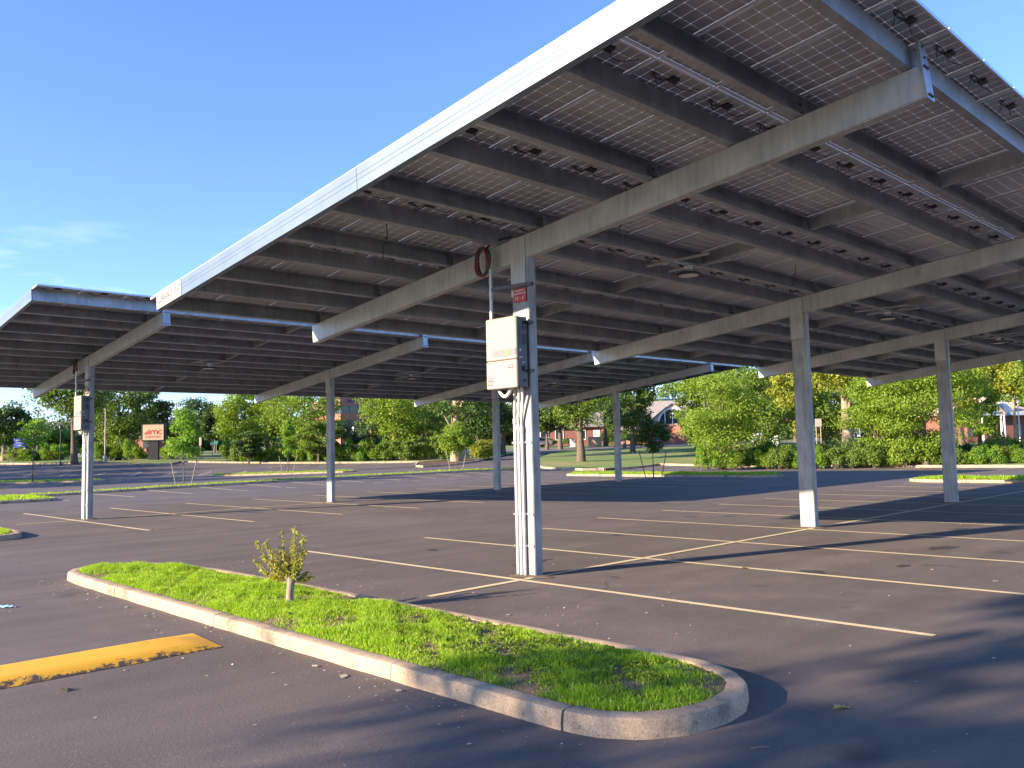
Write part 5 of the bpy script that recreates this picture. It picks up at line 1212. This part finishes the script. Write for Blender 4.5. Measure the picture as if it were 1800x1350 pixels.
link('lettering', text_mesh('THEATRES', .30, M['red'], sx=1.25), bx_, (.03, -.045, z0-.32), (R_(90), 0, 0))
def light_pole(px, depth, pytop, mt, label, r=.07, base=True, head='box'):
    x, y = at(px, depth); z0 = H(x, y)+.1; h = zat(px, pytop, depth)-z0; e = empty('light_pole', (x, y, z0)); tag(e, label, 'light pole')
    if base: MB().tube([(0, 0, -.2), (0, 0, .55)], .24, 14).obj('concrete_base', M['concrete'], e)
    else: MB().tube([(0, 0, -.1), (0, 0, .25)], .12, 10).obj('base_cover', mt, e)
    MB().tube([(0, 0, .2), (0, 0, h)], [r*1.15, r*.8], 10).obj('pole', mt, e)
    if head == 'box': MB().box(-.1, .45, -.12, .12, h-.02, h+.1, bev=.02).obj('lamp_head', mt, e)
    else: MB().tube([(0, 0, h), (0, 0, h+.05), (0, 0, h+.3), (0, 0, h+.36)], [.1, .19, .16, .04], 10).obj('lamp_head', mt, e)
    return e
light_pole(184.5, 92, 719, M['pole_tan'], 'tan light pole on a concrete base by the dense green tree', .07)
light_pole(106, 86, 754, M['black_metal'], 'short black lamp post on the verge left of the far inverter', .06, False, 'top')
light_pole(621.5, 132, 754, M['white'], 'slim white lamp post in front of the brick office block', .06, False, 'top')
light_pole(1793, 88, 709, M['white'], 'slim white lamp post beside the blue gabled house', .06, False, 'top')
def util_pole(px, depth, pytop, label, arm=True, r=.14):
    x, y = at(px, depth); z0 = H(x, y); h = zat(px, pytop, depth)-z0; e = empty('utility_pole', (x, y, z0), YAW-math.pi/2); tag(e, label, 'utility pole')
    MB().tube([(0, 0, -.3), (0, 0, h)], [r, r*.7], 8).obj('pole', M['wood_pole'], e)
    if arm:
        MB().box(-1.0, 1.0, -.16, -.06, h-.25, h-.12).obj('crossarm', M['wood_pole'], e)
        for q in (-.9, -.4, .4, .9): MB().tube([(q, -.11, h-.12), (q, -.11, h+.06)], .05, 6).obj('insulator', M['concrete'], e)
    return e
util_pole(65.5, 140, 721, 'wooden utility pole with crossarm left of the bare flared trunk')
util_pole(75.5, 130, 735, 'shorter grey utility pole without crossarm', False, .1)
util_pole(9, 150, 732, 'wooden utility pole with crossarm behind the dark tree', True)
util_pole(310, 160, 708, 'wooden utility pole behind the theatre sign trees', True)
for q, (pa, ya, pb, yb) in enumerate(((65.5, 721.5, 310, 709), (65.5, 727, 310, 716), (75.5, 736, 420, 752), (9, 733, 65.5, 722), (9, 746, 75.5, 742), (75.5, 748, 300, 742))):
    a = at(pa, 142); b_ = at(pb, 158); za, zb = zat(pa, ya, 142), zat(pb, yb, 158)
    pts = [(a[0]+(b_[0]-a[0])*u, a[1]+(b_[1]-a[1])*u, za+(zb-za)*u-.35*math.sin(math.pi*u)) for u in [t/8 for t in range(9)]]
    tag(MB().tube(pts, .018, 4).obj('power_line', M['black']), 'thin overhead power line strung between the utility poles', 'power line', 'overhead power lines')
def post_sign(px, depth, py0, py1, wpx, mt, label, posts=1, pym=None, txt=None):
    x, y = at(px, depth); z0 = H(x, y); s = depth/FPX; e = empty('road_sign', (x, y, z0), YAW-math.pi/2); tag(e, label, 'sign')
    za, zb = zat(px, py1, depth)-z0, zat(px, py0, depth)-z0; w = wpx*s
    MB().box(-w/2, w/2, -.03, .01, za, zb).obj('sign_plate', mt, e)
    for q in ([0] if posts == 1 else [-w*.36, w*.36]): MB().tube([(q, .04, -.2), (q, .04, zb-.05)], .035, 6).obj('post', M['pole_tan'], e)
    return e
post_sign(1163, 114, 756, 773, 17, M['teal'], 'teal and white board sign on the lawn of the arched window building', 2)
x, y = at(1163, 113.9)
post_sign(1440, 70, 736, 750, 11, M['concrete'], 'pale board sign on two posts beside the second near column', 2)
post_sign(489, 99, 766, 775, 6, M['green_sign'], 'green street sign under the spreading tree')
post_sign(352, 112, 768, 783, 4, M['concrete'], 'narrow pale sign right of the theatre sign sapling')
post_sign(373, 108, 777, 783, 7, M['white'], 'small white sign by the road right of the theatre sign')
post_sign(380, 116, 775, 781, 6, M['green_sign'], 'small green street sign beside the white road sign')
post_sign(638, 126, 770, 777, 4.5, M['white'], 'small white notice in front of the brick office entrance')
post_sign(875, 92, 762, 775, 1.8, M['wood_pole'], 'thin dark wooden post beside the driveway')
post_sign(884, 118, 770, 778, 9, M['glass_dark'], 'dark board sign across the road beyond the driveway')
# blue pylon sign
loc, rz = front(34, 122); pg = empty('pylon_sign', loc, rz); tag(pg, 'blue and white filling station pylon sign at the lot edge', 'sign'); gz = loc[2]
zz = lambda py: zat(34, py, 122)-gz
MB().box(-.75, .75, 0, .4, zz(766), zz(752)).obj('top_panel', M['blue_sign'], pg)
MB().box(-.9, .7, 0, .4, zz(787), zz(771)).obj('price_panel', M['blue_sign'], pg)
for s in (-.85, .6): MB().box(s-.08, s+.08, .1, .3, -.3, zz(752)).obj('post', M['white'], pg)
MB().box(-.25, .4, -.03, .0, zz(793), zz(788)).obj('lower_panel', M['red'], pg)
for q in range(3): MB().box(-.55+.12*q, .05+.1*q, -.03, .0, zz(774+q*4.5)-.045, zz(774+q*4.5)+.045).obj('price_bar', M['concrete'], pg)

# ------------------------------------------------------------------ vehicles
def car(px, depth, label, mt, drz=0.0, name='parked_car', s=1.0):
    x, y = at(px, depth); e = empty(name, (x, y, H(x, y)+.02), YAW-math.pi/2+drz); tag(e, label, 'car')
    prof = [(-2.25, .35), (-2.28, .62), (-2.15, .78), (-1.35, .88), (-.75, 1.30), (-.2, 1.43), (.7, 1.44), (1.35, 1.30), (1.85, 1.02), (2.22, .96), (2.3, .72), (2.26, .35)]
    mb = MB(); hw = .88; n = len(prof); vs = []
    for yy, ins in ((-hw, 0), (-hw*.99, 0), (hw*.99, 0), (hw, 0)):
        for (u, v) in prof:
            tum = max(0, (v-.9))*.32; sgn = -1 if yy < 0 else 1
            vs.append((u*(1 if abs(yy) < hw else .985), yy-sgn*tum, v if abs(yy) < hw else v-.012))
    fs = [(k_*n+i, k_*n+(i+1) % n, (k_+1)*n+(i+1) % n, (k_+1)*n+i) for k_ in range(3) for i in range(n)]+[tuple(range(n)), tuple(3*n+i for i in range(n-1, -1, -1))]
    mb.add(vs, fs, 0, False); b = mb.obj('body', mt, e)
    for sgn in (-1, 1):
        for win in ([(-1.15, .95), (-.68, 1.26), (-.2, 1.36), (.12, 1.36), (.12, .93)], [(.2, .93), (.2, 1.36), (.68, 1.36), (1.22, 1.23), (1.4, 1.0)]):
            mb = MB(); mb.add([(u, sgn*(hw+.004-max(0, v-.9)*.32), v) for u, v in win], [tuple(range(5))]); mb.obj('side_window', M['glass_dark'], b)
        for u in (-1.4, 1.4):
            w = MB().tube([(u, sgn*.70, .33), (u, sgn*.90, .33)], .33, 16).obj('wheel', M['tyre'], e); MB().tube([(u, sgn*.89, .33), (u, sgn*.915, .33)], .2, 12).obj('rim', M['hubcap'], w)
        MB().box(2.2, 2.29, sgn*.62-.2, sgn*.62+.2, .72, .93, bev=.02).obj('tail_lamp', M['tail'], b)
    mb = MB(); mb.add([(1.40, -.62, 1.27), (1.40, .62, 1.27), (1.86, .7, 1.04), (1.86, -.7, 1.04)], [(0, 1, 2, 3)]); o = mb.obj('rear_window', M['glass_dark'], b); o.location = (.012, 0, .012)
    MB().box(2.24, 2.32, -.85, .85, .3, .52, bev=.03).obj('bumper', M['black_metal'], b)
    return e
car(941, 121, 'pinkish silver parked car seen from its rear behind the near column', M['car_paint'], R_(20))
x, y = at(1363, 92); tag(MB().box(-.28, .28, -.2, .2, 0, 1.35, bev=.03).obj('utility_cabinet', M['car_white'], None, (x, y, H(x, y)+.08), (0, 0, YAW-math.pi/2)), 'tall white utility cabinet in the shade behind the hedge', 'cabinet')
car(1336, 104, 'white parked car in deep shade behind the hedge', M['car_white'], R_(80))
